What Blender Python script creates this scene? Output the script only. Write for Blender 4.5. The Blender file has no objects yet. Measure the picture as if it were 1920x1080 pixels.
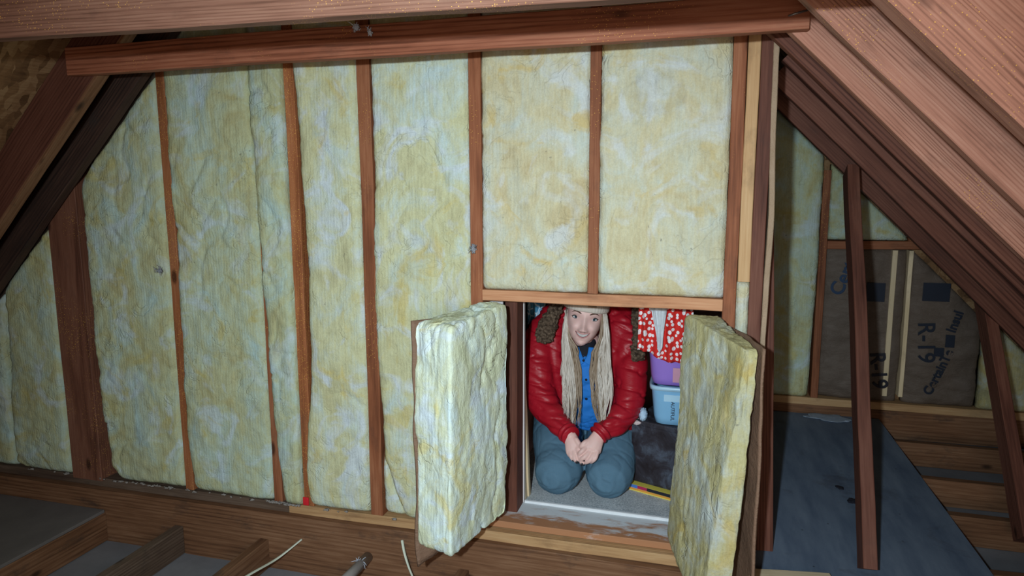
import bpy, bmesh, math, random
from mathutils import Vector, Matrix, noise
SC = bpy.context.scene
COL = SC.collection
R = math.radians

# ------------------------------------------------------------------ camera, world, light, exposure
F_PX, YAW, PITCH, ROLL = 1298.9, 0.27275, 0.14608, 0.00266
CAM = Vector((1.1469, -2.1913, 1.204))
_f = Vector((-math.sin(YAW)*math.cos(PITCH), math.cos(YAW)*math.cos(PITCH), -math.sin(PITCH)))
_r0 = Vector((math.cos(YAW), math.sin(YAW), 0)); _d0 = _f.cross(_r0)
_r = _r0*math.cos(ROLL)+_d0*math.sin(ROLL); _d = -_r0*math.sin(ROLL)+_d0*math.cos(ROLL)
cd = bpy.data.cameras.new('camera'); cam = bpy.data.objects.new('camera', cd); COL.objects.link(cam)
cd.sensor_width = 36; cd.lens = F_PX*36/1920; cd.clip_start = .02
cam.matrix_world = Matrix(((_r.x, -_d.x, -_f.x, CAM.x), (_r.y, -_d.y, -_f.y, CAM.y), (_r.z, -_d.z, -_f.z, CAM.z), (0, 0, 0, 1)))
SC.camera = cam
w = bpy.data.worlds.new('world'); SC.world = w; w.use_nodes = True
w.node_tree.nodes['Background'].inputs[0].default_value = (.55, .65, .8, 1)
w.node_tree.nodes['Background'].inputs[1].default_value = .012
ld = bpy.data.lights.new('torch_light', 'SPOT'); ld.energy = 212; ld.color = (.80, .97, 1.06)
ld.spot_size = R(98); ld.spot_blend = 1.0; ld.shadow_soft_size = .022
fl = bpy.data.lights.new('warm_work_lamp', 'AREA'); fl.energy = 19.0; fl.color = (1.0, .80, .62); fl.shape = 'DISK'; fl.size = .9
fo = bpy.data.objects.new('warm_work_lamp', fl); COL.objects.link(fo); fo.location = (1.2, -3.1, .98)
fo.rotation_euler = (Vector((.6, 0, 1.25))-fo.location).to_track_quat('-Z', 'Y').to_euler()
LIGHT = Vector((.99, -2.42, 1.31))
lo = bpy.data.objects.new('torch_light', ld); COL.objects.link(lo); lo.location = LIGHT
lo.rotation_euler = (Vector((.50, 0, .50))-LIGHT).to_track_quat('-Z', 'Y').to_euler()
vs = SC.view_settings; SC.display_settings.display_device = 'sRGB'
vs.view_transform = 'Standard'; vs.look = 'None'; vs.exposure = 0.0; vs.gamma = 1.0; vs.use_curve_mapping = False

def at(px, py, x=None, y=None, z=None):
    """the point on the plane x, y or z = value that the camera sees at this place"""
    d = _r*((px-960)/F_PX)+_d*((py-540)/F_PX)+_f
    t = (x-CAM.x)/d.x if x is not None else (y-CAM.y)/d.y if y is not None else (z-CAM.z)/d.z
    return CAM+d*t

# ------------------------------------------------------------------ object helpers
def tag(o, label=None, cat=None, group=None, kind=None):
    if label: o['label'] = label
    if cat: o['category'] = cat
    if group: o['group'] = group
    if kind: o['kind'] = kind
    return o
def link(name, me, parent=None, mat=None):
    o = bpy.data.objects.new(name, me); COL.objects.link(o)
    if parent is not None: o.parent = parent
    if mat is not None and me is not None:
        for m in (mat if isinstance(mat, (list, tuple)) else [mat]): me.materials.append(m)
    return o
def obj(name, bm, mat, parent=None, smooth=True, loc=None):
    me = bpy.data.meshes.new(name)
    if loc is not None: bmesh.ops.translate(bm, verts=bm.verts, vec=-Vector(loc))
    bmesh.ops.recalc_face_normals(bm, faces=bm.faces)
    bm.to_mesh(me); bm.free()
    if smooth: me.polygons.foreach_set('use_smooth', [True]*len(me.polygons))
    o = link(name, me, parent, mat)
    if loc is not None: o.location = loc
    return o
def thing(name, label, cat, loc=(0, 0, 0), group=None):
    o = bpy.data.objects.new(name, None); COL.objects.link(o); o.location = loc; o.empty_display_size = .05
    return tag(o, label, cat, group)
def nz(p, s, seed=0.0): return noise.noise(Vector(p)*s+Vector((seed*7.13, seed*3.7, seed*5.31)))
def fb(p, s, seed=0.0, o=4): return noise.fractal(Vector(p)*s+Vector((seed*7.13, seed*3.7, seed*5.31)), .9, 2.1, o)
def lerp(a, b, t): return a+(b-a)*t
def interp(tab, z):
    """tab of (z, value) in any order, clamped"""
    t = sorted(tab)
    if z <= t[0][0]: return t[0][1]
    for (a, va), (b, vb) in zip(t, t[1:]):
        if z <= b: return lerp(va, vb, (z-a)/max(1e-9, b-a))
    return t[-1][1]
def sstep(a, b, x):
    t = min(1, max(0, (x-a)/(b-a))); return t*t*(3-2*t)

def add_box(bm, lo_, hi_, bev=0.0):
    r = bmesh.ops.create_cube(bm, size=1)
    for v in r['verts']:
        v.co = Vector([lerp(lo_[i], hi_[i], v.co[i]+.5) for i in range(3)])
    if bev: bmesh.ops.bevel(bm, geom=list({e for v in r['verts'] for e in v.link_edges}), offset=bev, segments=2, affect='EDGES', profile=.6)
    return bm
def box(lo_, hi_, bev=0.0): return add_box(bmesh.new(), lo_, hi_, bev)
def add_tube(bm, pts, rad, n=10, flat=1.0, up=None, caps=True):
    pts = [Vector(p) for p in pts]; rings = []
    ref = Vector(up) if up is not None else Vector((.13, .21, .97))
    for i, p in enumerate(pts):
        t = (pts[min(i+1, len(pts)-1)]-pts[max(i-1, 0)]).normalized()
        a = t.cross(ref)
        if a.length < 1e-4: a = t.cross(Vector((1, 0, 0)))
        a.normalize(); b = a.cross(t)
        rr = rad[i] if isinstance(rad, (list, tuple)) else rad
        ra, rb = rr if isinstance(rr, (list, tuple)) else (rr, rr*flat)
        rings.append([bm.verts.new(p+a*(math.cos(k*2*math.pi/n)*ra)+b*(math.sin(k*2*math.pi/n)*rb)) for k in range(n)])
    for u, v in zip(rings, rings[1:]):
        for k in range(n): bm.faces.new((u[k], u[(k+1) % n], v[(k+1) % n], v[k]))
    if caps: bm.faces.new(rings[0][::-1]); bm.faces.new(rings[-1])
    return bm
def spline(pts, n):
    """catmull-rom through pts (tuples of any length)"""
    out = []; P = [tuple(pts[0])]+[tuple(p) for p in pts]+[tuple(pts[-1])]
    for i in range(1, len(P)-2):
        for k in range(n):
            t = k/n; o = []
            for c in range(len(P[0])):
                a, b, c_, d = P[i-1][c], P[i][c], P[i+1][c], P[i+2][c]
                o.append(.5*(2*b+(c_-a)*t+(2*a-5*b+4*c_-d)*t*t+(3*b-a-3*c_+d)*t**3))
            out.append(tuple(o))
    out.append(tuple(pts[-1])); return out
def chain(bm, pts, n=14, sub=5):
    """organic tube: pts (x,y,z,r) or (x,y,z,ra,rb)"""
    s = spline(pts, sub)
    first, last = s[0], s[-1]
    P = [Vector(q[:3]) for q in s]; rr = [(q[3], q[4] if len(q) > 4 else q[3]) for q in s]
    d0 = (P[0]-P[1]).normalized(); d1 = (P[-1]-P[-2]).normalized()
    P = [P[0]+d0*rr[0][0]*.75, P[0]+d0*rr[0][0]*.45]+P+[P[-1]+d1*rr[-1][0]*.45, P[-1]+d1*rr[-1][0]*.75]
    rr = [(rr[0][0]*.3, rr[0][1]*.3), (rr[0][0]*.75, rr[0][1]*.75)]+rr+[(rr[-1][0]*.75, rr[-1][1]*.75), (rr[-1][0]*.3, rr[-1][1]*.3)]
    return add_tube(bm, P, rr, n)
def remeshed(bm, voxel, smooth=4):
    """one continuous skin over the overlapping closed pieces in bm"""
    bmesh.ops.recalc_face_normals(bm, faces=bm.faces)
    me = bpy.data.meshes.new('tmp'); bm.to_mesh(me); bm.free()
    o = bpy.data.objects.new('tmp', me); COL.objects.link(o)
    m = o.modifiers.new('r', 'REMESH'); m.mode = 'VOXEL'; m.voxel_size = voxel
    if smooth:
        s = o.modifiers.new('s', 'SMOOTH'); s.iterations = smooth; s.factor = .5
    dg = bpy.context.evaluated_depsgraph_get()
    me2 = bpy.data.meshes.new_from_object(o.evaluated_get(dg))
    bpy.data.objects.remove(o); bpy.data.meshes.remove(me)
    b2 = bmesh.new(); b2.from_mesh(me2); bpy.data.meshes.remove(me2)
    return b2
def displace(bm, fn):
    bm.normal_update()
    mv = [(v, v.normal*fn(v.co, v.normal)) for v in bm.verts]
    for v, d in mv: v.co += d
    return bm

# ------------------------------------------------------------------ materials
class NT:
    def __init__(self, name):
        self.m = bpy.data.materials.new(name); self.m.use_nodes = True
        self.t = self.m.node_tree; self.b = self.t.nodes['Principled BSDF']
        self.b.inputs['Specular IOR Level'].default_value = .25
    def n(self, typ, **kw):
        nd = self.t.nodes.new(typ)
        for k, v in kw.items():
            if k in nd.bl_rna.properties and k not in nd.inputs: setattr(nd, k, v)
        for k, v in kw.items():
            if k in nd.inputs: self.set(nd.inputs[k], v)
        return nd
    def set(self, sock, v):
        if isinstance(v, bpy.types.NodeSocket): self.t.links.new(v, sock)
        else: sock.default_value = v
    def coord(self): return self.n('ShaderNodeTexCoord').outputs['Object']
    def rand(self): return self.n('ShaderNodeObjectInfo').outputs['Random']
    def math(self, op, a, b=0.0, clamp=False):
        nd = self.n('ShaderNodeMath', operation=op, use_clamp=clamp); self.set(nd.inputs[0], a); self.set(nd.inputs[1], b); return nd.outputs[0]
    def vmul(self, v, s):
        nd = self.n('ShaderNodeVectorMath', operation='MULTIPLY'); self.set(nd.inputs[0], v); self.set(nd.inputs[1], s); return nd.outputs[0]
    def vadd(self, v, s):
        nd = self.n('ShaderNodeVectorMath', operation='ADD'); self.set(nd.inputs[0], v); self.set(nd.inputs[1], s); return nd.outputs[0]
    def noise(self, v, scale, detail=3, rough=.55, dist=0.0):
        nd = self.n('ShaderNodeTexNoise', Scale=scale, Detail=detail, Roughness=rough, Distortion=dist); self.set(nd.inputs['Vector'], v); return nd.outputs['Fac']
    def voro(self, v, scale, out='Distance', feature='F1'):
        nd = self.n('ShaderNodeTexVoronoi', feature=feature, Scale=scale); self.set(nd.inputs['Vector'], v); return nd.outputs[out]
    def wave(self, v, scale, axis='Z', dist=2.0, detail=2, ds=1.0):
        nd = self.n('ShaderNodeTexWave', wave_type='BANDS', bands_direction=axis, Scale=scale, Distortion=dist, Detail=detail)
        nd.inputs['Detail Scale'].default_value = ds; self.set(nd.inputs['Vector'], v); return nd.outputs['Fac']
    def rng(self, v, a, b, c=0.0, d=1.0):
        nd = self.n('ShaderNodeMapRange'); nd.clamp = True
        for i, x in enumerate((v, a, b, c, d)): self.set(nd.inputs[i], x)
        return nd.outputs[0]
    def mix(self, f, a, b, mode='MIX'):
        nd = self.n('ShaderNodeMix', data_type='RGBA', blend_type=mode)
        self.set(nd.inputs[0], f)
        for i, x in ((6, a), (7, b)): self.set(nd.inputs[i], (*x, 1) if isinstance(x, (tuple, list)) and len(x) == 3 else x)
        return nd.outputs[2]
    def ramp(self, f, stops):
        nd = self.n('ShaderNodeValToRGB'); self.set(nd.inputs[0], f); e = nd.color_ramp.elements
        while len(e) < len(stops): e.new(.5)
        for s, (p, c) in zip(e, stops): s.position = p; s.color = (*c, 1)
        return nd.outputs[0]
    def done(self, color, rough=.8, bump=None, bs=.3, bd=.004, spec=None):
        self.set(self.b.inputs['Base Color'], (*color, 1) if isinstance(color, tuple) else color)
        self.set(self.b.inputs['Roughness'], rough)
        if spec is not None: self.b.inputs['Specular IOR Level'].default_value = spec
        if bump is not None:
            nd = self.n('ShaderNodeBump', Strength=bs, Distance=bd, Height=bump); self.set(self.b.inputs['Normal'], nd.outputs[0])
        return self.m

def wood(name, dark, mid, light, grain=34, contrast=1.0, speck=0.0, grime=.35):
    k = NT(name); c = k.coord(); off = k.n('ShaderNodeCombineXYZ', X=k.math('MULTIPLY', k.rand(), 31.0), Y=k.math('MULTIPLY', k.rand(), 17.0), Z=k.math('MULTIPLY', k.rand(), 23.0)).outputs[0]
    p = k.vadd(c, off)
    ring = k.wave(k.vmul(p, (.045, .5, 1.0)), grain, 'Z', 11.0, 2, .7)
    ring = k.rng(ring, .0, .55)
    fib = k.noise(k.vmul(p, (2.5, 60, 60)), 3.0, 4, .6)
    big = k.noise(k.vmul(p, (1.0, 4, 4)), 2.2, 3, .6)
    amp = k.rng(k.noise(k.vmul(p, (.5, 6, 6)), 2.0, 2), .35, .65, .25, 1.0)
    rv = k.math('MULTIPLY', k.math('MULTIPLY', k.math('SUBTRACT', ring, .8), amp), .34*contrast)
    v = k.math('ADD', k.math('ADD', k.math('MULTIPLY', fib, .6), .16), rv)
    v = k.math('ADD', v, k.math('MULTIPLY', k.math('SUBTRACT', big, .5), .55))
    col = k.ramp(v, [(.14, dark), (.44, mid), (.74, light)])
    kn = k.voro(k.vmul(p, (1.0, 2.2, 2.2)), 3.1)
    col = k.mix(k.rng(kn, .055, .11, .85, 0), col, tuple(x*.35 for x in dark))
    gr = k.rng(k.noise(k.vmul(p, (1, 2, 2)), 5.0, 5, .7), .56, .74, 0, grime)
    col = k.mix(gr, col, (.035, .027, .024))
    tint = k.rng(k.rand(), 0, 1, .82, 1.12)
    col = k.mix(1.0, col, k.n('ShaderNodeCombineColor', Red=tint, Green=tint, Blue=tint).outputs[0], 'MULTIPLY')
    if speck:
        sp = k.voro(p, 230.0); rnd = k.n('ShaderNodeSeparateColor', Color=k.voro(p, 230.0, 'Color')).outputs[0]
        msk = k.math('MULTIPLY', k.rng(sp, .16, .26, 1, 0), k.rng(rnd, .70-.13*speck, .74-.13*speck, 0, 1))
        msk = k.math('MULTIPLY', msk, k.rng(k.noise(k.vmul(p, (1, 2, 2)), 3.5, 2), .56-.08*speck, .62-.05*speck, 0, 1))
        col = k.mix(msk, col, (.95, .52, .10))
    h = k.math('ADD', k.math('MULTIPLY', ring, .06), fib)
    return k.done(col, .68, h, .3, .0012)

def batt_mat(name, yellow=(.50, .53, .33), pale=(.46, .61, .58), olive=(.46, .43, .22), grime=.45, white=.65, wcol=(.56, .67, .73)):
    k = NT(name); c = k.coord(); r = k.math('MULTIPLY', k.rand(), 41.0)
    p = k.vadd(c, k.n('ShaderNodeCombineXYZ', X=r, Y=r, Z=r).outputs[0])
    a = k.noise(k.vmul(p, (1.15, 1.0, .8)), 6.5, 5, .58, .9)
    b = k.noise(k.vadd(p, (9.1, 3.3, 1.7)), 5.5, 4, .55, 1.6)
    fib = k.noise(k.vmul(p, (1.0, 1.0, .22)), 75.0, 5, .7, .4)
    fine = k.noise(p, 190.0, 3, .7)
    rib = k.wave(k.vmul(p, (1, 0, .03)), 26.0, 'X', 3.5, 2, 2.0)
    mixf = k.math('ADD', k.math('ADD', k.math('MULTIPLY', a, .86), k.math('MULTIPLY', fib, .10)), k.math('MULTIPLY', rib, .022))
    col = k.ramp(mixf, [(.33, olive), (.46, yellow), (.57, tuple(lerp(x, y, .5) for x, y in zip(yellow, pale))), (.66, pale)])
    col = k.mix(k.rng(b, .52, .66, 0, white), col, wcol)
    og = k.noise(k.vadd(p, (4.4, 8.1, 2.9)), 6.0, 4, .55, 1.2)
    col = k.mix(k.rng(og, .57, .68, 0, .75), col, tuple(x*y for x, y in zip(yellow, (1.0, .84, .52))))
    g = k.rng(k.noise(k.vmul(p, (1, 1, .7)), 3.3, 6, .72, .6), .56, .76, 0, grime)
    col = k.mix(g, col, (.20, .20, .17))
    sp = k.voro(k.vadd(p, k.vmul(k.n('ShaderNodeCombineXYZ', X=fib, Y=fine, Z=fib).outputs[0], (.03, .03, .03))), 26.0)
    rnd = k.n('ShaderNodeSeparateColor', Color=k.voro(p, 26.0, 'Color')).outputs[1]
    col = k.mix(k.math('MULTIPLY', k.rng(sp, .06, .14, .55, 0), k.rng(rnd, .86, .9, 0, 1)), col, (.10, .10, .10))
    col = k.mix(1.0, col, k.ramp(k.math('ADD', k.math('MULTIPLY', fine, .5), k.math('MULTIPLY', fib, .5)), [(.3, (.78, .78, .78)), (.62, (1.04, 1.04, 1.04))]), 'MULTIPLY')
    h = k.math('ADD', k.math('ADD', k.math('MULTIPLY', fib, 1.0), k.math('MULTIPLY', fine, .35)), k.math('MULTIPLY', rib, .15))
    h = k.math('ADD', h, k.math('MULTIPLY', k.noise(p, 22.0, 5, .65, .8), 1.6))
    rd_ = k.math('ABSOLUTE', k.math('SUBTRACT', k.noise(p, 8.0, 3, .5, 1.5), .5))
    h = k.math('ADD', h, k.math('MULTIPLY', k.rng(rd_, 0, .02, -1.2, 0), k.rng(k.noise(k.vadd(p, (1, 5, 9)), 5.0, 2), .5, .62)))
    return k.done(col, .93, h, .45, .008, .1)

def plain(name, col, rough=.7, var=.12, scale=12, bump=.0, spec=.25, metallic=0.0):
    k = NT(name); c = k.coord(); n = k.noise(c, scale, 4, .6)
    cc = k.mix(n, tuple(x*(1-var) for x in col), tuple(min(1, x*(1+var)) for x in col))
    k.b.inputs['Metallic'].default_value = metallic
    return k.done(cc, rough, k.noise(c, scale*6, 3) if bump else None, bump, .003, spec)

M = {}
M['stud'] = wood('stud_wood', (.13, .040, .017), (.28, .095, .042), (.42, .18, .09), 30, .8, .35)
M['post'] = wood('post_wood', (.085, .030, .018), (.19, .075, .045), (.27, .125, .08), 26, .8, .8)
M['speckled'] = wood('resin_speckled_wood', (.17, .05, .017), (.35, .12, .045), (.48, .20, .09), 26, .7, 2.0)
M['header'] = wood('header_wood', (.32, .12, .055), (.54, .26, .135), (.66, .37, .21), 30, .6)
M['blond'] = wood('blond_wood', (.34, .18, .08), (.55, .33, .16), (.68, .46, .25), 26, .6)
M['rafter'] = wood('rafter_wood', (.19, .08, .052), (.42, .19, .13), (.56, .31, .225), 44, .95, .25)
M['tie'] = wood('tie_wood', (.14, .04, .018), (.33, .11, .058), (.47, .20, .115), 22, .9, .25)
M['near_tie'] = wood('near_tie_wood', (.11, .048, .03), (.225, .105, .07), (.32, .175, .12), 38, .6, .9)
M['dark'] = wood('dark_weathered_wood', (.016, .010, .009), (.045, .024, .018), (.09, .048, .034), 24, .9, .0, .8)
M['brown'] = wood('red_brown_wood', (.06, .019, .012), (.14, .050, .032), (.21, .088, .058), 26, .9, .0)
M['rim'] = wood('rim_wood', (.065, .027, .013), (.17, .08, .04), (.28, .155, .088), 16, .5, .0, .8)
M['joist'] = wood('joist_wood', (.045, .027, .02), (.10, .065, .045), (.17, .12, .09), 24, .6, .0, .8)
M['pine'] = wood('pale_pine', (.55, .42, .24), (.72, .58, .38), (.80, .68, .48), 22, .5)
M['batt'] = batt_mat('glass_wool')
M['batt_pale'] = batt_mat('pale_glass_wool', (.62, .62, .38), (.57, .69, .67), (.55, .53, .31), .3, .85, (.64, .72, .77))
M['batt_warm'] = batt_mat('warm_glass_wool', (.63, .58, .38), (.59, .65, .58), (.56, .47, .27), .35, .75, (.66, .71, .72))
M['batt_door'] = batt_mat('torchlit_glass_wool', (.76, .82, .60), (.76, .93, .95), (.68, .74, .50), .12, 1.0, (.80, .93, 1.0))  # wool whitened in its colour to carry the torch's hot area
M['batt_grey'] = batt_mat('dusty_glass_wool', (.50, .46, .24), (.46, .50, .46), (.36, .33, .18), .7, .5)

def osb():
    k = NT('strand_board'); c = k.coord()
    w1 = k.vadd(c, k.vmul(k.n('ShaderNodeTexNoise', Scale=9.0, Detail=4.0).outputs['Color'], (.22, .22, .22)))
    e = k.voro(k.vmul(w1, (1.3, 3.2, 1.3)), 15.0, 'Color'); r = k.n('ShaderNodeSeparateColor', Color=e).outputs[0]
    f = k.noise(k.vmul(c, (30, 4, 30)), 4, 4)
    big = k.noise(c, 5.0, 4, .6, 1.0)
    v = k.math('ADD', k.math('ADD', k.math('MULTIPLY', r, .38), k.math('MULTIPLY', f, .3)), k.math('MULTIPLY', big, .42))
    col = k.ramp(v, [(.3, (.10, .05, .022)), (.55, (.24, .13, .06)), (.8, (.38, .24, .125))])
    return k.done(col, .8, k.math('ADD', r, f), .4, .006)
M['osb'] = osb()
def ply():
    k = NT('dusty_plywood'); c = k.coord()
    n = k.noise(k.vmul(c, (3, .6, 1)), 4.0, 5, .65); d = k.noise(c, 3.5, 5, .7, .5)
    col = k.ramp(n, [(.3, (.09, .125, .19)), (.6, (.155, .20, .27)), (.8, (.21, .25, .32))])
    col = k.mix(k.rng(d, .56, .78, 0, .75), col, (.05, .04, .045))
    sp = k.voro(c, 22.0); rn = k.n('ShaderNodeSeparateColor', Color=k.voro(c, 22.0, 'Color')).outputs[0]
    col = k.mix(k.math('MULTIPLY', k.rng(sp, .05, .10, .8, 0), k.rng(rn, .8, .84, 0, 1)), col, (.03, .03, .03))
    return k.done(col, .7, n, .2, .003)
M['ply'] = ply()
M['platform'] = plain('grey_board', (.15, .135, .13), .85, .35, 5, .2)
M['drywall'] = plain('grey_drywall', (.20, .20, .215), .9, .35, 6, .2)
M['white'] = plain('white_plaster', (.66, .62, .62), .8, .08, 4)
M['pinkwall'] = plain('pink_paint', (.62, .40, .38), .8, .08, 4)
M['paint'] = plain('flaking_white_paint', (.72, .76, .80), .6, .15, 20, .3)
def smeared():
    k = NT('paint_smeared_wood'); c = k.coord()
    f = k.noise(k.vmul(c, (1.0, 3, 3)), 9.0, 5, .65, .4); z = k.n('ShaderNodeSeparateXYZ', Vector=c).outputs[2]
    f = k.math('ADD', f, k.math('MULTIPLY', z, 2.6))
    col = k.mix(k.rng(f, .36, .56, 0, .92), (.42, .20, .10), (.68, .75, .80)); return k.done(col, .6, f, .3, .004)
M['smear'] = smeared()
def carpet():
    k = NT('grey_carpet'); c = k.coord(); n = k.noise(c, 160, 3, .8); b = k.noise(c, 14, 3)
    col = k.ramp(k.math('ADD', k.math('MULTIPLY', n, .8), k.math('MULTIPLY', b, .2)), [(.30, (.20, .23, .26)), (.48, (.48, .52, .55)), (.64, (.74, .76, .78))])
    return k.done(col, .95, n, .45, .004, .05)
M['carpet'] = carpet()
def kraft(name, a=(.10, .075, .058), b=(.17, .13, .105)):
    k = NT(name); c = k.coord(); n = k.noise(c, 9, 5, .65, .5)
    return k.done(k.mix(n, a, b), .6, k.noise(k.vmul(c, (1, 1, 2)), 20, 5, .7, 1.0), .6, .01, .3)
M['kraft_mid'] = kraft('brown_kraft_paper', (.17, .095, .06), (.27, .165, .11)); M['kraft'] = kraft('kraft_paper'); M['kraft_light'] = kraft('pale_kraft_paper', (.30, .20, .12), (.44, .32, .22))
M['ink'] = plain('blue_ink', (.02, .045, .10), .6); M['faded_ink'] = plain('faded_dark_ink', (.016, .022, .038), .6); M['black_ink'] = plain('black_ink', (.02, .02, .03), .6)
M['cable'] = plain('white_cable_sheath', (.62, .66, .55), .45, .08); M['pipe'] = plain('grey_plastic_pipe', (.40, .38, .38), .5, .15)
M['dust'] = plain('blue_white_fluff', (.62, .70, .85), .95, .2, 40, .5); M['litter'] = plain('brown_grey_litter', (.30, .27, .25), .95, .5, 90, .6); M['grey_fluff'] = plain('grey_fluff', (.30, .31, .34), .95, .3, 60, .8)
M['red_tape'] = plain('red_paint_mark', (.6, .02, .03), .5)
M['steel'] = plain('dull_nail_steel', (.30, .30, .32), .4, .2, 20, 0, .5, .8)

# ------------------------------------------------------------------ timber
def board(name, p0, p1, wdir, wd, th, mat, label=None, cat=None, group=None, parent=None, wob=.0012, bev=.002, seed=None):
    p0 = Vector(p0); p1 = Vector(p1); x = (p1-p0); L = x.length; x.normalize()
    wv = Vector(wdir); wv = (wv-x*wv.dot(x)).normalized(); yv = wv.cross(x)
    s = seed if seed is not None else (p0.x*3.1+p0.z*1.7+p0.y*5.3)
    bm = bmesh.new(); n = max(2, int(L/.06)); rings = []
    b = bev; prof = [(-th/2+b, -wd/2), (th/2-b, -wd/2), (th/2, -wd/2+b), (th/2, wd/2-b), (th/2-b, wd/2), (-th/2+b, wd/2), (-th/2, wd/2-b), (-th/2, -wd/2+b)]
    for i in range(n+1):
        xx = L*i/n
        dy = wob*nz((xx*2.2, 0, 0), 1, s)*2; dz = wob*nz((xx*2.2, 4, 0), 1, s)*2
        rings.append([bm.verts.new((xx, a+dy+wob*.6*nz((xx*9, a*30, c*30), 1, s), c+dz+wob*.6*nz((xx*9, a*30+5, c*30), 1, s))) for a, c in prof])
    for u, v in zip(rings, rings[1:]):
        for k in range(8): bm.faces.new((u[k], u[(k+1) % 8], v[(k+1) % 8], v[k]))
    bm.faces.new(rings[0][::-1]); bm.faces.new(rings[-1])
    o = obj(name, bm, mat, parent, smooth=False)
    o.matrix_local = Matrix(((x.x, yv.x, wv.x, p0.x), (x.y, yv.y, wv.y, p0.y), (x.z, yv.z, wv.z, p0.z), (0, 0, 0, 1)))
    return tag(o, label, cat, group)
ZT = 1.80
def stud(xc, z0, z1, label, mat='stud', th=.038, dp=.089, y0=0.0, name='wall_stud', lean=0.0):
    return board(name, (xc, y0+dp/2, z0), (xc+lean, y0+dp/2, z1), (0, 1, 0), dp, th, M[mat], label, 'stud', 'studs of the insulated wall')
stud(-1.318, -.01, ZT, 'thick dark timber post in the insulated wall, left of all the thin studs', 'post', .152, .12, -.012, 'timber_post')
stud(-.8128, 0, ZT, 'thin orange-speckled stud, next one to the right of the thick dark post', 'speckled')
stud(-.4064, 0, ZT, 'stud almost covered by wool, showing only as a narrow wedge near the floor', 'stud', .036)
stud(-.272, 0, ZT, 'stud with golden resin specks and a red mark at its foot', 'speckled', .040)
stud(.014, 0, ZT, 'stud with a dark knot band, nearest on the left of the folded-open left hatch leaf', 'stud', .048)
stud(.4095, 0, ZT, 'stud with a tuft of grey fluff, meeting the left end of the opening header', 'stud', .042)
stud(.803, .8605, ZT, 'short stud standing on the header above the kneeling person', 'stud', .034)
stud(1.2245, 0, ZT, 'red-brown stud at the right end of the opening header', 'stud', .038)
stud(1.2625, .915, ZT, 'pale yellowish stud cut short above a scrap of yellow wool', 'blond', .035)
stud(1.300, 0, ZT, 'reddish end stud of the wall beside the raw sheathing edge', 'brown', .038)
stud(.500, .022, .85, 'short red-brown trimmer stud at the left side of the opening', 'brown', .044, .085, .106)
board('header', (.431, .0445, .8405), (1.2045, .0445, .8405), (0, 1, 0), .089, .038, M['header'], 'pale orange wooden header across the top of the hatch opening', 'header beam', wob=.002)
board('bottom_plate', (-.36, .0445, -.0205), (1.33, .0445, -.0205), (0, 1, 0), .089, .037, M['blond'], 'pale bottom plate from the resin-specked stud to the end of the insulated wall', 'plate')
board('bottom_plate', (-2.6, .0445, -.0205), (-.362, .0445, -.0205), (0, 1, 0), .089, .037, M['joist'], 'dark dirty bottom plate under the left half of the insulated wall', 'plate')
board('top_plate', (-1.9, .05, 1.825), (1.33, .05, 1.825), (0, 1, 0), .10, .04, M['dark'], 'dark top plate in the gap above the collar tie', 'plate')
board('rim_beam', (-2.6, -.002, -.176), (1.335, -.002, -.176), (0, 0, 1), .27, .044, M['rim'], 'long dusty brown rim beam below the insulated wall', 'beam', wob=.003)
o = board('sheathing_strip', (1.3275, .046, 0), (1.3275, .046, ZT), (0, 1, 0), .10, .016, M['kraft_light'], 'raw rough edge of sheathing board at the right end of the wall', 'sheathing board', wob=.004)

# rafters: bottom line right X+Z=RB, left Z-X=LB
RB, LB = 2.914, 2.425
def rafter_r(y0, y1, dp, mat, label, x0=.75, x1=3.0):
    d = Vector((1, 0, 1)).normalized(); ym = (y0+y1)/2
    a = Vector((x0, ym, RB-x0))+d*dp/2; b = Vector((x1, ym, RB-x1))+d*dp/2
    return board('rafter', a, b, d, dp, y1-y0, M[mat], label, 'rafter', 'rafters of the right roof slope', wob=.002)
def rafter_l(y0, y1, dp, mat, label, x0=-.25, x1=-2.5):
    d = Vector((-1, 0, 1)).normalized(); ym = (y0+y1)/2
    a = Vector((x0, ym, LB+x0))+d*dp/2; b = Vector((x1, ym, LB+x1))+d*dp/2
    return board('rafter', a, b, d, dp, y1-y0, M[mat], label, 'rafter', 'rafters of the left roof slope', wob=.002)
rafter_r(-.905, -.845, .235, 'rafter', 'broad pinkish rafter closest to the top right corner')
rafter_r(-.575, -.535, .235, 'rafter', 'broad pinkish rafter, second in from the top right corner, with a knot and pale scar')
rafter_r(-.265, -.222, .235, 'rafter', 'grainy rafter whose face carries the right end of the collar tie')
rafter_r(-.085, -.045, .235, 'brown', 'red-brown rafter directly above the right end of the insulated wall')
rafter_r(.07, .108, .235, 'brown', 'dark red-brown rafter just behind the raw sheathing edge', 1.345)
rafter_r(.44, .478, .235, 'brown', 'dim rafter deep in the right passage, next before the lowest one', 1.345)
rafter_r(.83, .868, .235, 'brown', 'lowest and farthest dark rafter over the right passage, on top of the braces', 1.345)
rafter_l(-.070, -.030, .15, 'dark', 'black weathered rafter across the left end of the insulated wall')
rafter_l(-.250, -.208, .15, 'brown', 'red-brown rafter with a tan lower edge in front of the black one')
bp = Vector((-1, 0, -1)).normalized()
board('lit_underside_strip', (-.35, -.230, LB-.35-.009), (-2.4, -.230, LB-2.4-.009), (0, 1, 0), .044, .012, M['rim'], 'added tan strip standing for the lit underside of the red-brown left rafter', 'strip')  # added strip: gives the rafter's underside its lit tan tone
board('leaning_board', (1.372, .12, .002), (1.318, .12, 1.20), (1, 0, 0), .055, .03, M['brown'], 'red-brown board standing just behind the raw sheathing edge', 'board')
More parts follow.
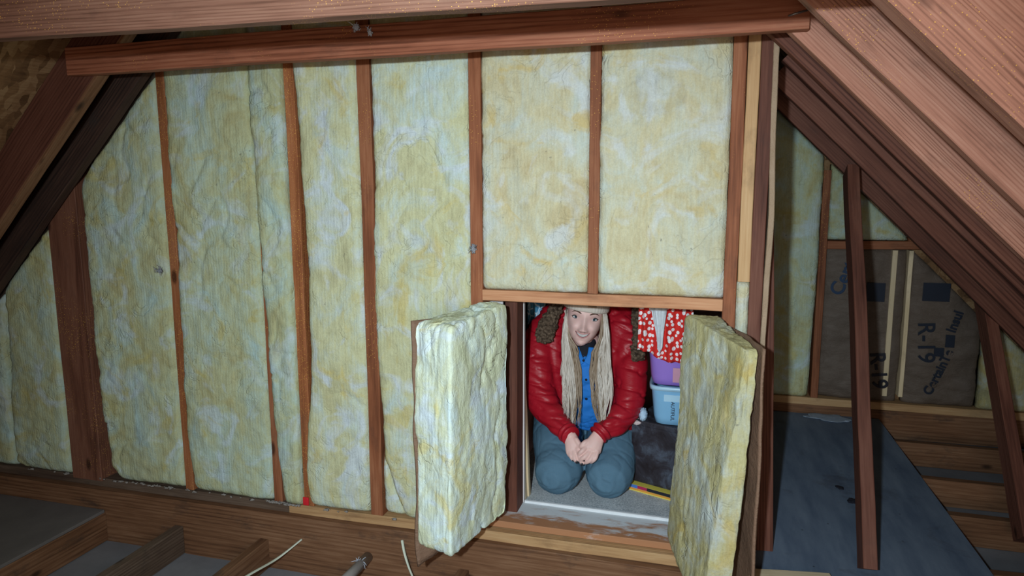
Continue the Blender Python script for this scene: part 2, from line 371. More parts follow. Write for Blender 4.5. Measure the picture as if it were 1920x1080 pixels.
# collar ties
board('collar_tie', at(133, 117, y=-.272), at(1517, 21, y=-.290), (0, 0, 1), .089, .038, M['tie'], 'long reddish collar tie across the top of the insulated wall with knots', 'collar tie', wob=.002)
b0 = at(0, 71, y=-.944); b1 = at(1100, 3, y=-.944); sl = (b1.z-b0.z)/(b1.x-b0.x)
board('collar_tie', (b0.x-.45, -.925, b0.z-.45*sl+.07), (b1.x+.55, -.925, b1.z+.55*sl+.07), (0, 0, 1), .14, .038, M['near_tie'], 'large collar tie along the top edge, nearest to the viewer, with golden specks', 'collar tie', wob=.002)

# roof sheathing
def slab(name, pts, th, nrm, mat):
    bm = bmesh.new(); n = Vector(nrm).normalized()*th
    a = [bm.verts.new(p) for p in pts]; b = [bm.verts.new(Vector(p)+n) for p in pts]
    bm.faces.new(a); bm.faces.new(b[::-1])
    for i in range(len(a)): j = (i+1) % len(a); bm.faces.new((a[i], b[i], b[j], a[j]))
    return tag(obj(name, bm, mat, smooth=False), kind='structure')
q = .237*math.sqrt(2)
slab('ceiling_right', [(.35, -3.2, RB+q-.35), (3.35, -3.2, RB+q-3.35), (3.35, 2.0, RB+q-3.35), (.35, 2.0, RB+q-.35)], .015, (1, 0, 1), M['osb'])
q = .152*math.sqrt(2)
slab('ceiling_left', [(.35, -3.2, LB+q+.35), (-2.75, -3.2, LB+q-2.75), (-2.75, .2, LB+q-2.75), (.35, .2, LB+q+.35)], .015, (-1, 0, 1), M['osb'])

# ------------------------------------------------------------------ insulation
def batt(label, left, right, z0, z1, mat='batt', y0=-.008, depth=.080, seed=1, drop=.016, lump=.012, ztop=None, edge=.010, step=.009, name='insulation_batt', group='wool batts between the studs', zbot=None):
    W = .4; zm = (z0+z1)/2
    nx = max(8, int(abs(interp(right, zm)-interp(left, zm))/step)); nzv = max(8, int((z1-z0)/step))
    bm = bmesh.new(); rows = []
    for j in range(nzv+1):
        t = j/nzv; z = lerp(z0, z1, t); row = []
        l = interp(left, z)+.004*nz((0, 0, z), 14, seed); r = interp(right, z)+.004*nz((3, 0, z), 14, seed)
        for i in range(nx+1):
            u = i/nx; x = lerp(l, r, u); zz = z
            if ztop or zbot:
                a = zbot(x) if zbot else z0; b = ztop(x) if ztop else z1
                zz = lerp(min(a, b-.02) if zbot else z0, max(b, z0+.02) if ztop else z1, t)
            e = min(u, 1-u)*abs(r-l); ev = min(zz-z0, (ztop(x) if ztop else z1)-zz)
            y = y0+drop*math.exp(-max(e, 0)/edge)+drop*math.exp(-max(ev, 0)/edge)
            y += lump*fb((x, 0, zz*.8), 5.5, seed, 3)*.7+.0035*fb((x, 0, zz), 30, seed, 3)
            cr = nz((x*1.3, 2, zz), 7, seed+5); y += .007*math.exp(-(cr/.06)**2)*sstep(.0, .25, nz((x, 7, zz), 3, seed))
            row.append(bm.verts.new((x, y, zz)))
        rows.append(row)
    for a, b in zip(rows, rows[1:]):
        for i in range(nx): bm.faces.new((a[i], a[i+1], b[i+1], b[i]))
    ring = rows[0]+[r_[-1] for r_ in rows[1:-1]]+rows[-1][::-1]+[r_[0] for r_ in rows[-2:0:-1]]
    back = [bm.verts.new((v.co.x, y0+depth, v.co.z)) for v in ring]
    n = len(ring)
    for i in range(n): j = (i+1) % n; bm.faces.new((ring[i], back[i], back[j], ring[j]))
    bm.faces.new(back)
    c = Vector((interp(left, zm), 0, z0))
    return tag(obj(name, bm, M[mat], loc=c), label, 'insulation', group)
T = lambda *p: [(z, x) for x, z in p]
lt = lambda x: min(1.79, LB+x+.03)
batt('narrow strip of wool at the far left edge of the picture', T((-2.35, 0)), T((-1.685, .8), (-1.718, .417), (-1.727, .0)), .0, .9, 'batt', seed=1, ztop=lt)
batt('wool batt to the left of the thick dark post', T((-1.675, .798), (-1.708, .417), (-1.713, .05), (-1.69, 0)), T((-1.399, 1.058), (-1.403, .664), (-1.412, .2), (-1.404, .007)), .0, 1.1, 'batt', seed=2, ztop=lt)
batt('wide wool batt to the right of the thick dark post with a torn grey spot', T((-1.229, 1.227), (-1.225, 1.0), (-1.231, .8), (-1.216, .45), (-1.208, .226), (-1.2, .08), (-1.16, .012)), T((-.834, 1.6), (-.833, 1.1), (-.83, .77), (-.834, .4), (-.838, .08), (-.836, 0)), .005, 1.7, 'batt', seed=3, ztop=lt)
batt('wide wool batt between the first thin stud and the wool-covered stud', T((-.793, 1.78), (-.793, 1.1), (-.794, .73), (-.80, .48), (-.805, .22), (-.79, 0)), T((-.437, 1.78), (-.44, 1.45), (-.428, 1.24), (-.42, 1.07), (-.424, .794), (-.42, .61), (-.424, .38), (-.421, .17), (-.426, 0)), .005, 1.79, 'batt', seed=4, y0=-.014)
batt('narrow folded strip of wool left of the resin-specked stud', T((-.434, 1.78), (-.434, 1.45), (-.423, 1.24), (-.422, 1.07), (-.413, .83), (-.408, .71), (-.406, .5), (-.405, .3), (-.378, .113), (-.368, 0)), T((-.291, 1.78), (-.295, 1.39), (-.297, 1.14), (-.293, .917), (-.289, .68), (-.293, .43), (-.294, .2), (-.297, 0)), .005, 1.79, 'batt', seed=5, y0=-.022, lump=.024, step=.007)
batt('wool batt between the resin-specked stud and the stud with a knot band', T((-.252, 1.78), (-.245, 1.48), (-.238, 1.26), (-.233, 1.07), (-.23, .88), (-.233, .64), (-.238, .48), (-.259, .315), (-.279, .145), (-.265, 0)), T((-.011, 1.78), (-.009, 1.02), (-.009, .54), (-.011, .237), (-.015, 0)), .005, 1.79, 'batt_pale', seed=6, y0=-.014)
batt('wide specked wool batt behind the left hatch leaf', T((.041, 1.65), (.041, 1.47), (.042, 1.27), (.036, 1.11), (.03, .81), (.03, .58), (.042, .42), (.05, .22), (.11, .05), (.13, 0)), T((.387, 1.65), (.388, 1.37), (.389, 1.1), (.392, 0)), .005, 1.79, 'batt_pale', seed=7)
batt('thin pale flap of wool curling out at the foot of the knot-banded stud', T((.034, .24), (.036, .1), (.038, 0)), T((.046, .24), (.075, .14), (.125, .0)), .005, .235, 'batt_pale', seed=17, y0=.006, depth=.05, lump=.006)
batt('square wool batt above the header, left of the short stud', T((.431, .86)), T((.786, .86)), .862, 1.79, 'batt_warm', seed=8)
batt('square wool batt above the header, right of the short stud', T((.820, .86)), T((1.205, .86)), .862, 1.79, 'batt_warm', seed=9)
batt('small scrap of yellow wool stuffed below the short pale stud', T((1.2435, .6)), T((1.281, .6)), .70, .913, 'batt_warm', seed=10, lump=.01, step=.005, y0=-.004)

def block(corners, n, seed, lump=.014, rnd=.012):
    """soft closed block; corners [bottom A,B,C,D, top A,B,C,D]"""
    bm = bmesh.new(); r = bmesh.ops.create_cube(bm, size=1)
    bmesh.ops.subdivide_edges(bm, edges=bm.edges[:], cuts=n, use_grid_fill=True)
    P = [Vector(c) for c in corners]
    for v in bm.verts:
        a, b, c = [x+.5 for x in v.co]
        lo_ = P[0].lerp(P[1], a).lerp(P[3].lerp(P[2], a), b); hi_ = P[4].lerp(P[5], a).lerp(P[7].lerp(P[6], a), b)
        v.co = lo_.lerp(hi_, c)
    for _ in range(9): bmesh.ops.smooth_vert(bm, verts=bm.verts, factor=.5, use_axis_x=True, use_axis_y=True, use_axis_z=True)
    def fn(p, nn):
        d = lump*fb((p.x+.5*p.z, p.y+.3*p.z, p.z*.6), 3.6, seed, 3)*.9+.0035*fb(p, 34, seed, 3)
        cz = nz((p.x*1.5+.6*p.z, p.y*1.5, p.z*.8), 6, seed+9); d -= .008*math.exp(-(cz/.05)**2)*sstep(-.1, .25, nz(p, 3, seed+2))
        lay = abs(nz((p.x*1.0, p.y*1.0, p.z*.25), 16, seed+3)); d -= .0028*math.exp(-(lay/.07)**2)
        return d
    return displace(bm, fn)
def panel(pts, z0, z1, th, wav, seed, off, za=None):
    """thin wavy board following plan points, th thick towards off"""
    bm = bmesh.new(); a = spline(pts, 8); off = Vector((*off, 0)).normalized()*th; nzv = 40; F = []; B = []
    for j in range(nzv+1):
        z = lerp(z0, z1, j/nzv); rf = []; rb = []
        for i_, (x, y) in enumerate(a):
            if za is not None: z = lerp(lerp(za, z0, i_/(len(a)-1)), z1, j/nzv)
            dx = wav*fb((x*2, y*2, z), 6, seed, 2)
            p = Vector((x+dx, y-dx*.4, z)); rf.append(bm.verts.new(p)); rb.append(bm.verts.new(p+off))
        F.append(rf); B.append(rb)
    n = len(a)
    for j in range(nzv):
        for i in range(n-1):
            bm.faces.new((F[j][i], F[j][i+1], F[j+1][i+1], F[j+1][i])); bm.faces.new((B[j][i], B[j+1][i], B[j+1][i+1], B[j][i+1]))
        for i in (0, n-1): bm.faces.new((F[j][i], F[j+1][i], B[j+1][i], B[j][i]))
    for j in (0, nzv):
        for i in range(n-1): bm.faces.new((F[j][i], F[j][i+1], B[j][i+1], B[j][i]))
    return bm
h = thing('hatch_door', 'left hatch leaf swung open, padded with bright pale glass wool', 'hatch door', (.49, -.02, .08), 'folded-open hatch leaves')
loc = Vector(h.location)
def part(name, bm, mat, parent, loc_): 
    bmesh.ops.translate(bm, verts=bm.verts, vec=-loc_); return obj(name, bm, mat, parent)
A, B, C, D = (.303, -.287), (.436, -.350), (.522, -.026), (.474, -.010)
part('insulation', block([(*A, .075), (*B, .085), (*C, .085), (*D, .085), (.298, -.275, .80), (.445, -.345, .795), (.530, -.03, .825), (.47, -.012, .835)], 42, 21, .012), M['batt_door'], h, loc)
part('panel', panel([(.482, -.012), (.396, -.145), (.301, -.288)], .0, .80, .006, .010, 3, (-.82, .57), .09), M['kraft_mid'], h, loc)
h = thing('hatch_door', 'right hatch leaf swung open, padded with dusty yellow glass wool', 'hatch door', (1.2, -.02, .02), 'folded-open hatch leaves')
loc = Vector(h.location)
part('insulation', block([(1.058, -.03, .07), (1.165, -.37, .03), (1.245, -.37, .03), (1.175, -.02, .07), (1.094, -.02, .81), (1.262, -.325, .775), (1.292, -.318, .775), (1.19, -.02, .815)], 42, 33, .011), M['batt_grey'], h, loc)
part('panel', panel([(1.206, -.012), (1.262, -.16), (1.302, -.335)], -.02, .785, .006, .006, 5, (.95, .25)), M['kraft_mid'], h, loc)

# ------------------------------------------------------------------ floor of the near bay
def jy(xc, ztop_, dp, label, mat='joist', y0=-2.6, y1=-.027, th=.038):
    return board('floor_joist', (xc, y1, ztop_-dp/2), (xc, y0, ztop_-dp/2), (0, 0, 1), dp, th, M[mat], label, 'joist', 'joists running out from the rim beam', wob=.002)
tag(obj('floor_drywall', box((-3.0, -3.0, -.285), (3.1, -.02, -.265)), M['drywall'], smooth=False), kind='structure')
jy(-1.240, -.138, .122, 'brown joist under the open edge of the grey platform board', 'rim')
jy(-.855, -.146, .116, 'dark dusty joist in the middle of the open floor bays', 'joist')
jy(-.459, -.146, .116, 'brown joist just left of the loose white cable', 'rim')
jy(.36, -.146, .116, 'joist under the left hatch leaf', 'rim')
jy(.76, -.146, .116, 'joist below the opening sill, out of the lower edge', 'rim')
jy(1.17, -.146, .116, 'joist below the right hatch leaf', 'rim')
bm = bmesh.new(); add_box(bm, (-3.0, -2.6, -.137), (-1.222, -.03, -.124), .002)
tag(obj('platform_board', bm, M['platform'], smooth=False, loc=(-1.22, -.03, -.137)), 'grey dusty board laid over the joists in the lower left corner', 'floor board')
p = [at(566, 1011, y=-.03)]+[at(x, y_, z=z_) for x, y_, z_ in ((520, 1047, -.17), (470, 1076, -.15), (400, 1118, -.14), (330, 1170, -.14))]
tag(obj('loose_cable', add_tube(bmesh.new(), spline([tuple(v) for v in p], 8), .0055, 10, .55), M['cable']), 'pale cable sticking up out of the joist bay, end in front of the rim beam', 'cable')
p = [at(754, 1013, y=-.026), at(758, 1035, y=-.045), at(766, 1062, y=-.06), at(778, 1095, y=-.06), at(785, 1140, y=-.07)]
tag(obj('loose_cable', add_tube(bmesh.new(), spline([tuple(v) for v in p], 8), .0055, 10, .7), M['cable']), 'white cable coming out of the rim beam beside the left hatch leaf', 'cable')
t = thing('drain_pipe', 'grey pipe running out from the rim beam with fluff on it', 'pipe', at(690, 1043, y=-.03))
pp = [at(690, 1044, y=-.03), at(640, 1095, y=-.22), at(560, 1170, y=-.5)]
part('pipe', add_tube(bmesh.new(), pp, .019, 16), M['pipe'], t, Vector(t.location))
def fluff(c, rx, rz, n, seed, ry=None):
    bm = bmesh.new(); rd = random.Random(seed); c = Vector(c); ry = ry or rx*.5
    b = bmesh.ops.create_icosphere(bm, subdivisions=3, radius=1)
    for v in b['verts']: v.co = c+Vector((v.co.x*rx, v.co.y*ry, v.co.z*rz))*(.75+.6*nz(v.co, 2.6, seed))
    for _ in range(n):
        a = c+Vector((rd.uniform(-1, 1)*rx, -ry*.5, rd.uniform(-1, 1)*rz))
        d = Vector((rd.uniform(-1, 1), rd.uniform(-1, .2), rd.uniform(-1, 1)))*rx*1.3
        add_tube(bm, [a, a+d*.5+Vector((0, 0, .002)), a+d], [.0012, .001, .0005], 5)
    return bm
part('fluff', fluff(at(676, 1055, y=-.085), .016, .012, 18, 4), M['dust'], t, Vector(t.location))
for (x, y_, yy, rx, rz, lab) in ((887, 468, -.012, .011, .017, 'tuft of grey fluff on the stud at the left end of the header'),
                                (668, 52, -.305, .012, .011, 'larger bluish tuft of fluff on the long collar tie, upper left of the small one'),
                                (694, 62, -.305, .008, .010, 'small bluish tuft of fluff on the long collar tie, lower right of the larger one'),
                                (300, 508, -.026, .014, .010, 'dark grey torn spot of fluff on the wool beside the first thin stud')):
    tag(obj('fluff_tuft', fluff(at(x, y_, y=yy), rx, rz, 14, x), M['grey_fluff' if x in (887, 300) else 'dust']), lab, 'fluff')
c = at(573, 938, y=-.004)
tag(obj('red_paint_mark', box((c.x-.011, -.006, c.z-.02), (c.x+.013, -.001, c.z+.012), .002), M['red_tape'], loc=c), 'small red paint mark at the foot of the resin-specked stud', 'paint mark')
rd = random.Random(5)
bm = bmesh.new()
for i in range(90):
    x = rd.choice([rd.uniform(-1.2, -.75), rd.uniform(-.45, -.3), rd.uniform(-1.7, .2)]); a = Vector((x, rd.uniform(-.016, -.004), .001))
    q_ = rd.uniform(.003, .009); r_ = bmesh.ops.create_icosphere(bm, subdivisions=2, radius=1)
    for v in r_['verts']: v.co = a+Vector((v.co.x*q_*1.6, v.co.y*q_*.8, v.co.z*q_*.6))*(.7+.8*nz(v.co+Vector((i, 0, 0)), 1.6, i))
    if i % 3 == 0:
        d = Vector((rd.uniform(-1, 1), rd.uniform(-.4, .1), rd.uniform(-.2, .4)))*.02
        add_tube(bm, [a, a+d*.5+Vector((0, 0, .003)), a+d], [.001, .0014, .0006], 5)
tag(obj('dust_litter', bm, M['litter']), 'grey dust and shreds along the top of the rim beam', 'dust', kind='stuff')
t = thing('bent_nail', 'bent dark nail driven into the right end of the long collar tie', 'nail', at(1500, 26, y=-.312))
part('shank', add_tube(bmesh.new(), [at(1478, 30, y=-.3125), at(1490, 26, y=-.314), at(1515, 19, y=-.314)], [.0022, .003, .0022], 8), M['steel'], t, Vector(t.location))

# ------------------------------------------------------------------ right passage
def poly_floor(name, pts, z0, z1, mat):
    return slab(name, [(x, y_, z0) for x, y_ in pts], z1-z0, (0, 0, 1), mat)
bm = bmesh.new()
add_box(bm, (1.338, -.16, -.017), (2.05, 1.66, .0), .001)
tag(obj('plywood_sheet', bm, M['ply'], smooth=False, loc=(1.338, -.16, -.017)), 'bluish grey plywood sheet on the floor of the right passage', 'plywood sheet')
for yy, lab in ((1.38, 'farthest cross joist beside the plywood sheet, in front of the dark back wall'), (.94, 'middle cross joist visible beside the plywood sheet'), (.60, 'cross joist beside the plywood sheet, crossed by the right-hand brace'), (.18, 'cross joist under the near end of the plywood sheet')):
    board('floor_joist', (1.34, yy+.019, -.075), (3.0, yy+.019, -.075), (0, 0, 1), .114, .038, M['rim'], lab, 'joist', 'cross joists of the right passage', wob=.002)
tag(obj('floor_passage', box((1.338, -.02, -.15), (3.1, 1.75, -.135)), M['drywall'], smooth=False), kind='structure')
board('threshold_board', at(1415, 1081, z=.012), at(1560, 1090, z=.012), (0, 1, 0), .06, .02, M['pine'], 'pale offcut lying at the near edge of the plywood sheet', 'board')
def brace(p0, p1, label, mat='brown'):
    p0 = Vector(p0); p1 = Vector(p1); d = (p1-p0).normalized(); wv = Vector((1, 0, 0)).cross(d)
    return board('brace', p0, p1, wv, .089, .040, M[mat], label, 'brace', 'leaning braces under the right rafters', wob=.002)
brace((1.66, -.0096, .046), (1.66, .668, 1.258), 'leaning brace in the middle of the right passage, standing on the plywood sheet')
brace((2.228, .395, .012), (2.228, 1.0, .80), 'leaning brace near the right edge, standing off the plywood sheet')
YF = 1.68
def fstud(x0, x1, z0, z1, label, mat='stud', name='wall_stud'):
    return board(name, ((x0+x1)/2, YF+.045, z0), ((x0+x1)/2, YF+.045, z1), (0, 1, 0), .089, x1-x0, M[mat], label, 'stud', 'studs of the back wall in the passage')
fstud(1.716, 1.752, .083, 1.28, 'narrow stud in the back wall left of the paper-faced batts')
fstud(2.125, 2.163, .925, 1.05, 'stub of stud above the rail on the back wall, under the lowest rafter', 'stud')
fstud(2.136, 2.156, .12, .878, 'thin pale stud between the two paper-faced batts', 'pine')
fstud(2.060, 2.084, .12, .878, 'thin pale stud left of the other thin pale stud on the back wall', 'pine')
board('rail', (1.753, YF+.045, .902), (2.35, YF+.045, .906), (0, 1, 0), .089, .042, M['stud'], 'cross rail over the paper-faced batts on the back wall', 'rail')
board('bottom_plate', (1.34, YF+.045, .062), (2.9, YF+.045, .062), (0, 1, 0), .09, .040, M['blond'], 'bottom plate of the dark back wall in the passage', 'plate')
board('rim_beam', (1.34, YF+.03, -.035), (2.95, YF+.03, -.035), (0, 0, 1), .15, .04, M['rim'], 'dark rim board below the back wall of the passage', 'beam')
rt = lambda x: min(1.7, RB-x+.15)
kw = dict(group='wool batts on the back wall of the passage', step=.014, ztop=rt, zbot=None)
batt('wool batt of the back wall beside the raw sheathing edge', T((1.36, 0)), T((1.70, 0), (1.714, 1)), .085, 1.6, 'batt', YF-.005, seed=41, **kw)
batt('wool batt above the rail in the back wall, behind the middle brace', T((1.754, 0)), T((2.122, 0)), .928, 1.35, 'batt', YF-.005, seed=42, **kw)
batt('small corner of wool right of the stud stub on the back wall', T((2.166, 0)), T((2.36, 0)), .928, 1.2, 'batt', YF-.005, seed=43, **kw)
batt('wool batt at the right edge beyond the outer brace', T((2.50, 0)), T((2.95, 0)), .085, .9, 'batt_grey', YF-.005, seed=44, **kw)
tag(obj('wall_far', box((1.30, YF+.095, -.1), (3.1, YF+.11, 2.0)), M['osb'], smooth=False), kind='structure')
def paper(x0, x1, z0, z1, seed, label, ztop=None):
    bm = bmesh.new(); n = 46; rows = []
    for j in range(n+1):
        t = j/n; row = []
        for i in range(n+1):
            u = i/n; x = lerp(x0, x1, u); z = lerp(z0, min(z1, ztop(x)) if ztop else z1, t)
            y = YF+.008+.014*fb((x*.6, 0, z), 8, seed, 4)+.018*abs(nz((x*.4+z*.3, 0, z), 20, seed))*sstep(.75, .3, t)+.008*abs(nz((x*.5-z*.4, 3, z), 17, seed))+.02*(abs(u-.5)*2)**6+.015*(abs(t-.5)*2)**10
            row.append(bm.verts.new((x, y, z)))
        rows.append(row)
    for a, b in zip(rows, rows[1:]):
        for i in range(n): bm.faces.new((a[i], a[i+1], b[i+1], b[i]))
    bk = [[bm.verts.new((v.co.x, YF+.085, v.co.z)) for v in r_] for r_ in (rows[0], rows[-1])]
    ring = rows[0]+[r_[-1] for r_ in rows[1:-1]]+rows[-1][::-1]+[r_[0] for r_ in rows[-2:0:-1]]
    back = [bm.verts.new((v.co.x, YF+.085, v.co.z)) for v in ring]
    for v in bk[0]+bk[1]: bm.verts.remove(v)
    for i in range(len(ring)): j = (i+1) % len(ring); bm.faces.new((ring[i], back[i], back[j], ring[j]))
    bm.faces.new(back)
    c = Vector(((x0+x1)/2, YF, z0))
    o = tag(obj('paper_faced_batt', bm, M['kraft'], loc=c), label, 'insulation', 'paper-faced batts on the back wall'); return o, c
for px_, py_, sz in ((1575, 914, .016), (1597, 938, .020)):
    c = at(px_, py_, z=.004); bm = bmesh.new(); r_ = bmesh.ops.create_icosphere(bm, subdivisions=3, radius=1)
    for v in r_['verts']: v.co = c+Vector((v.co.x*sz, v.co.y*sz*1.3, v.co.z*.004))*(.8+.7*nz(v.co, 1.5, px_))
    tag(obj('bark_chip', bm, M['black_ink'], loc=c), 'black chip on the plywood sheet, %s' % ('the smaller and farther of two' if py_ < 930 else 'the larger one, next to the middle brace'), 'chip', 'black chips on the plywood')
c = at(1552, 783, z=.003); bm = bmesh.new(); r_ = bmesh.ops.create_icosphere(bm, subdivisions=4, radius=1)
for v in r_['verts']: v.co = c+Vector((v.co.x*.12, v.co.y*.06, v.co.z*.003))*(.9+.5*fb(v.co, 1.2, 3, 2))
M['pale_dust'] = plain('pale_dust', (.33, .40, .50), .95, .3, 50, .4)
tag(obj('dust_patch', bm, M['pale_dust'], loc=c), 'bluish white patch of dust at the far end of the plywood sheet', 'dust')
def lettering(text, size, px, py, ang, parent, c, mat, yy=YF-.022, bold=.0):
    cu = bpy.data.curves.new('lettering', 'FONT'); cu.body = text; cu.size = size; cu.extrude = .0008; cu.offset = bold; cu.align_x = 'LEFT'
    o = bpy.data.objects.new('tmp', cu); COL.objects.link(o)
    me = bpy.data.meshes.new_from_object(o.evaluated_get(bpy.context.evaluated_depsgraph_get()))
    bpy.data.objects.remove(o); bpy.data.curves.remove(cu)
    l = link('lettering', me, parent, mat)
    p = at(px, py, y=yy)-c
    l.matrix_local = Matrix.Translation(p) @ Matrix.Rotation(-R(ang), 4, 'Y') @ Matrix.Rotation(R(90), 4, 'X'); return l
b1_, c1_ = paper(1.755, 2.132, .085, .88, 3, 'brown paper-faced batt with blue lettering, behind the middle brace')
lettering('Certa', .095, 1577, 556, 70, b1_, c1_, M['ink'], bold=.002)
lettering('R-19', .10, 1632, 662, -82, b1_, c1_, M['black_ink'], bold=.002)
b2_, c2_ = paper(2.16, 2.49, .085, .88, 8, 'brown paper-faced batt with dark lettering, right of the thin pale stud', lambda x: RB-x+.12)
def inkbox(parent, c, px0, py0, px1, py1, mat):
    a = at(px0, py0, y=YF-.02)-c; b = at(px1, py1, y=YF-.02)-c
    return obj('ink_block', box((a.x, a.y-.001, b.z), (b.x, a.y+.001, a.z)), mat, parent, False)
inkbox(b1_, c1_, 1626, 530, 1658, 566, M['faded_ink'])
inkbox(b2_, c2_, 1732, 530, 1780, 566, M['faded_ink'])
lettering('R-19', .11, 1722, 604, -86, b2_, c2_, M['faded_ink'], bold=.001)
lettering('CertainTe', .06, 1745, 742, 70, b2_, c2_, M['faded_ink'], bold=.002)
inkbox(b2_, c2_, 1752, 652, 1769, 669, M['faded_ink'])
inkbox(b2_, c2_, 1774, 628, 1789, 652, M['faded_ink'])
lettering('Insul', .06, 1790, 625, 74, b2_, c2_, M['faded_ink'], bold=.002)

# ------------------------------------------------------------------ closet behind the opening
tag(obj('floor_closet', box((.25, .13, -.02), (1.31, 1.45, .02), .0), M['carpet'], smooth=False), kind='structure')
board('sill_board', (.43, .113, .0125), (1.205, .113, .0125), (0, 1, 0), .17, .024, M['smear'], 'paint-smeared sill board under the hatch opening', 'sill')
board('sill_edge', (.528, .197, .024), (1.21, .19, .024), (0, 1, 0), .014, .02, M['paint'], 'white painted strip between the sill and the carpet', 'strip')
tag(obj('wall_back', box((.2, 1.45, -.02), (1.32, 1.47, 1.78)), M['pinkwall'], smooth=False), kind='structure')
tag(obj('wall_left', box((.22, .105, -.02), (.24, 1.45, 1.78)), M['white'], smooth=False), kind='structure')
tag(obj('wall_right', box((1.312, .105, -.02), (1.332, 1.47, 1.78)), M['white'], smooth=False), kind='structure')
bm = bmesh.new(); add_box(bm, (-2.6, .094, .026), (.474, .104, 1.82)); add_box(bm, (1.206, .094, -.04), (1.336, .104, 1.82)); add_box(bm, (.474, .094, .862), (1.206, .104, 1.82))
tag(obj('wall_front', bm, M['white'], smooth=False), kind='structure')
bm = bmesh.new(); add_box(bm, (.47, .196, .022), (.524, .214, .84), .001)
tag(obj('trim_1', bm, M['white'], smooth=False), kind='structure')
for k_, (a, b, lab) in enumerate((((971, 624), (985, 922), 'pale pine strip leaning at the left inside the opening, nearer one'), ((979, 640), (991, 918), 'pale pine strip leaning at the left inside the opening, farther one'))):
    yy = .235+.03*k_; p0 = at(*b, y=yy); p0.z = .022; p1 = at(*a, y=yy-.0)
    board('pine_strip', p0, p1, (0, 1, 0), .028, .012, M['pine'], lab, 'wood strip', 'pine strips leaning in the opening')
M['pinkbox'] = plain('pink_card', (.62, .36, .33), .7); M['suit'] = plain('scuffed_black_case', (.045, .045, .06), .55, .6, 7, .15)
def suit():
    k = NT('scuffed_black_case'); c = k.coord(); n = k.noise(c, 11, 5, .7, .6)
    return k.done(k.ramp(n, [(.35, (.018, .013, .016)), (.52, (.035, .032, .042)), (.7, (.09, .11, .15))]), .6, n, .2, .004)
M['suit'] = suit()
a = at(1000, 850, y=.62)
tag(obj('pink_carton', box((.27, .62, .02), (.425, .80, .34), .006), M['pinkbox'], loc=(.27, .62, .02)), 'pinkish carton on the carpet behind the left knee', 'carton')
# black case, seen cornerwise
t = thing('storage_case', 'scuffed black case standing on the carpet right of the knees', 'case', (1.02, .5, .02))
E = Matrix.Rotation(R(-12), 4, 'Z')
def tbox(name, lo_, hi_, bev, mat, parent, rot=None, smooth=False):
    bm = box(lo_, hi_, bev)
    if rot is not None: bmesh.ops.transform(bm, matrix=rot, verts=bm.verts)
    return obj(name, bm, mat, parent, smooth)
RZ = Matrix.Rotation(R(-21), 4, 'Z')
tbox('body', (-.098, -.10, .03), (.24, .18, .275), .012, M['suit'], t, RZ)
tbox('lid', (-.101, -.103, .262), (.243, .183, .285), .006, M['suit'], t, RZ)
M['yellow'] = plain('yellow_card', (.80, .68, .12), .5); M['orange'] = plain('orange_card', (.75, .33, .06), .5)
M['bluecard'] = plain('blue_card', (.08, .2, .6), .5); M['magenta'] = plain('magenta_card', (.45, .03, .10), .5)
t2 = thing('flat_game_box', 'flat colourful box with yellow edge lying under the black case', 'box', (1.02, .5, .02))
tbox('body', (-.092, -.118, .0), (.25, .19, .026), .002, M['yellow'], t2, RZ)
tbox('spine_print', (-.091, -.1188, .005), (.10, -.1165, .012), 0, M['orange'], t2, RZ)
tbox('blue_print', (-.091, -.1188, .013), (-.055, -.1165, .0255), 0, M['bluecard'], t2, RZ)
tbox('red_print', (-.055, -.1188, .013), (-.015, -.1165, .0255), 0, M['magenta'], t2, RZ)
tbox('dark_print', (-.015, -.1188, .013), (.085, -.1165, .0255), 0, M['black_ink'], t2, RZ)
def tubmat(name, col, alpha=.0, rough=.35):
    k = NT(name); n = k.noise(k.coord(), 7, 3, .6, .4)
    k.b.inputs['Transmission Weight'].default_value = alpha
    return k.done(k.mix(n, tuple(x*.72 for x in col), tuple(min(1, x*1.2) for x in col)), rough, None, 0, 0, .5)
M['bluetub'] = tubmat('clear_blue_tub', (.22, .47, .72)); M['purpletub'] = tubmat('purple_tub', (.30, .18, .62)); M['purplerim'] = tubmat('lilac_rim', (.50, .36, .78))
M['tubrim'] = tubmat('pale_blue_rim', (.42, .66, .86)); M['inside'] = plain('faded_print', (.55, .28, .38), .5)
def tub(label, c, wx, wy, hgt, mat, rim):
    t = thing('storage_tub', label, 'storage tub', c, 'stacked storage tubs')
    bm = bmesh.new(); n = 28; rings = []
    def loop(sx, sy, z):
        out = []
        for k in range(n*2):
            a = 2*math.pi*k/(n*2); ca, sa = math.cos(a), math.sin(a); e = .28
            out.append(bm.verts.new((math.copysign(abs(ca)**e, ca)*sx, math.copysign(abs(sa)**e, sa)*sy, z)))
        return out
    prof = [(.80, 0), (.86, .004), (.90, .03), (.97, hgt*.92), (.97, hgt), (.93, hgt), (.88, .06)]
    L = [loop(wx/2*s, wy/2*(.1+.9*s), z) for s, z in prof]
    for a, b in zip(L, L[1:]):
        for k in range(n*2): j = (k+1) % (n*2); bm.faces.new((a[k], a[j], b[j], b[k]))
    bm.faces.new(L[0][::-1]); bm.faces.new(L[-1])
    obj('body', bm, mat, t)
    bm = bmesh.new(); L = [loop(wx/2*s, wy/2*s, z) for s, z in ((.975, hgt-.012), (1.02, hgt-.012), (1.02, hgt+.004), (.95, hgt+.004), (.95, hgt-.004))]
    for a, b in zip(L, L[1:]):
        for k in range(n*2): j = (k+1) % (n*2); bm.faces.new((a[k], a[j], b[j], b[k]))
    obj('rim', bm, rim, t); return t
cb = at(1215, 810, y=.375)
tb = tub('clear blue tub with black writing on top of the black case', (cb.x+.150, .375+.14, .306), .30, .28, .150, M['bluetub'], M['tubrim'])
tbox('sticker', (-.095, -.1385, .098), (-.035, -.1345, .124), 0, M['tubrim'], tb)
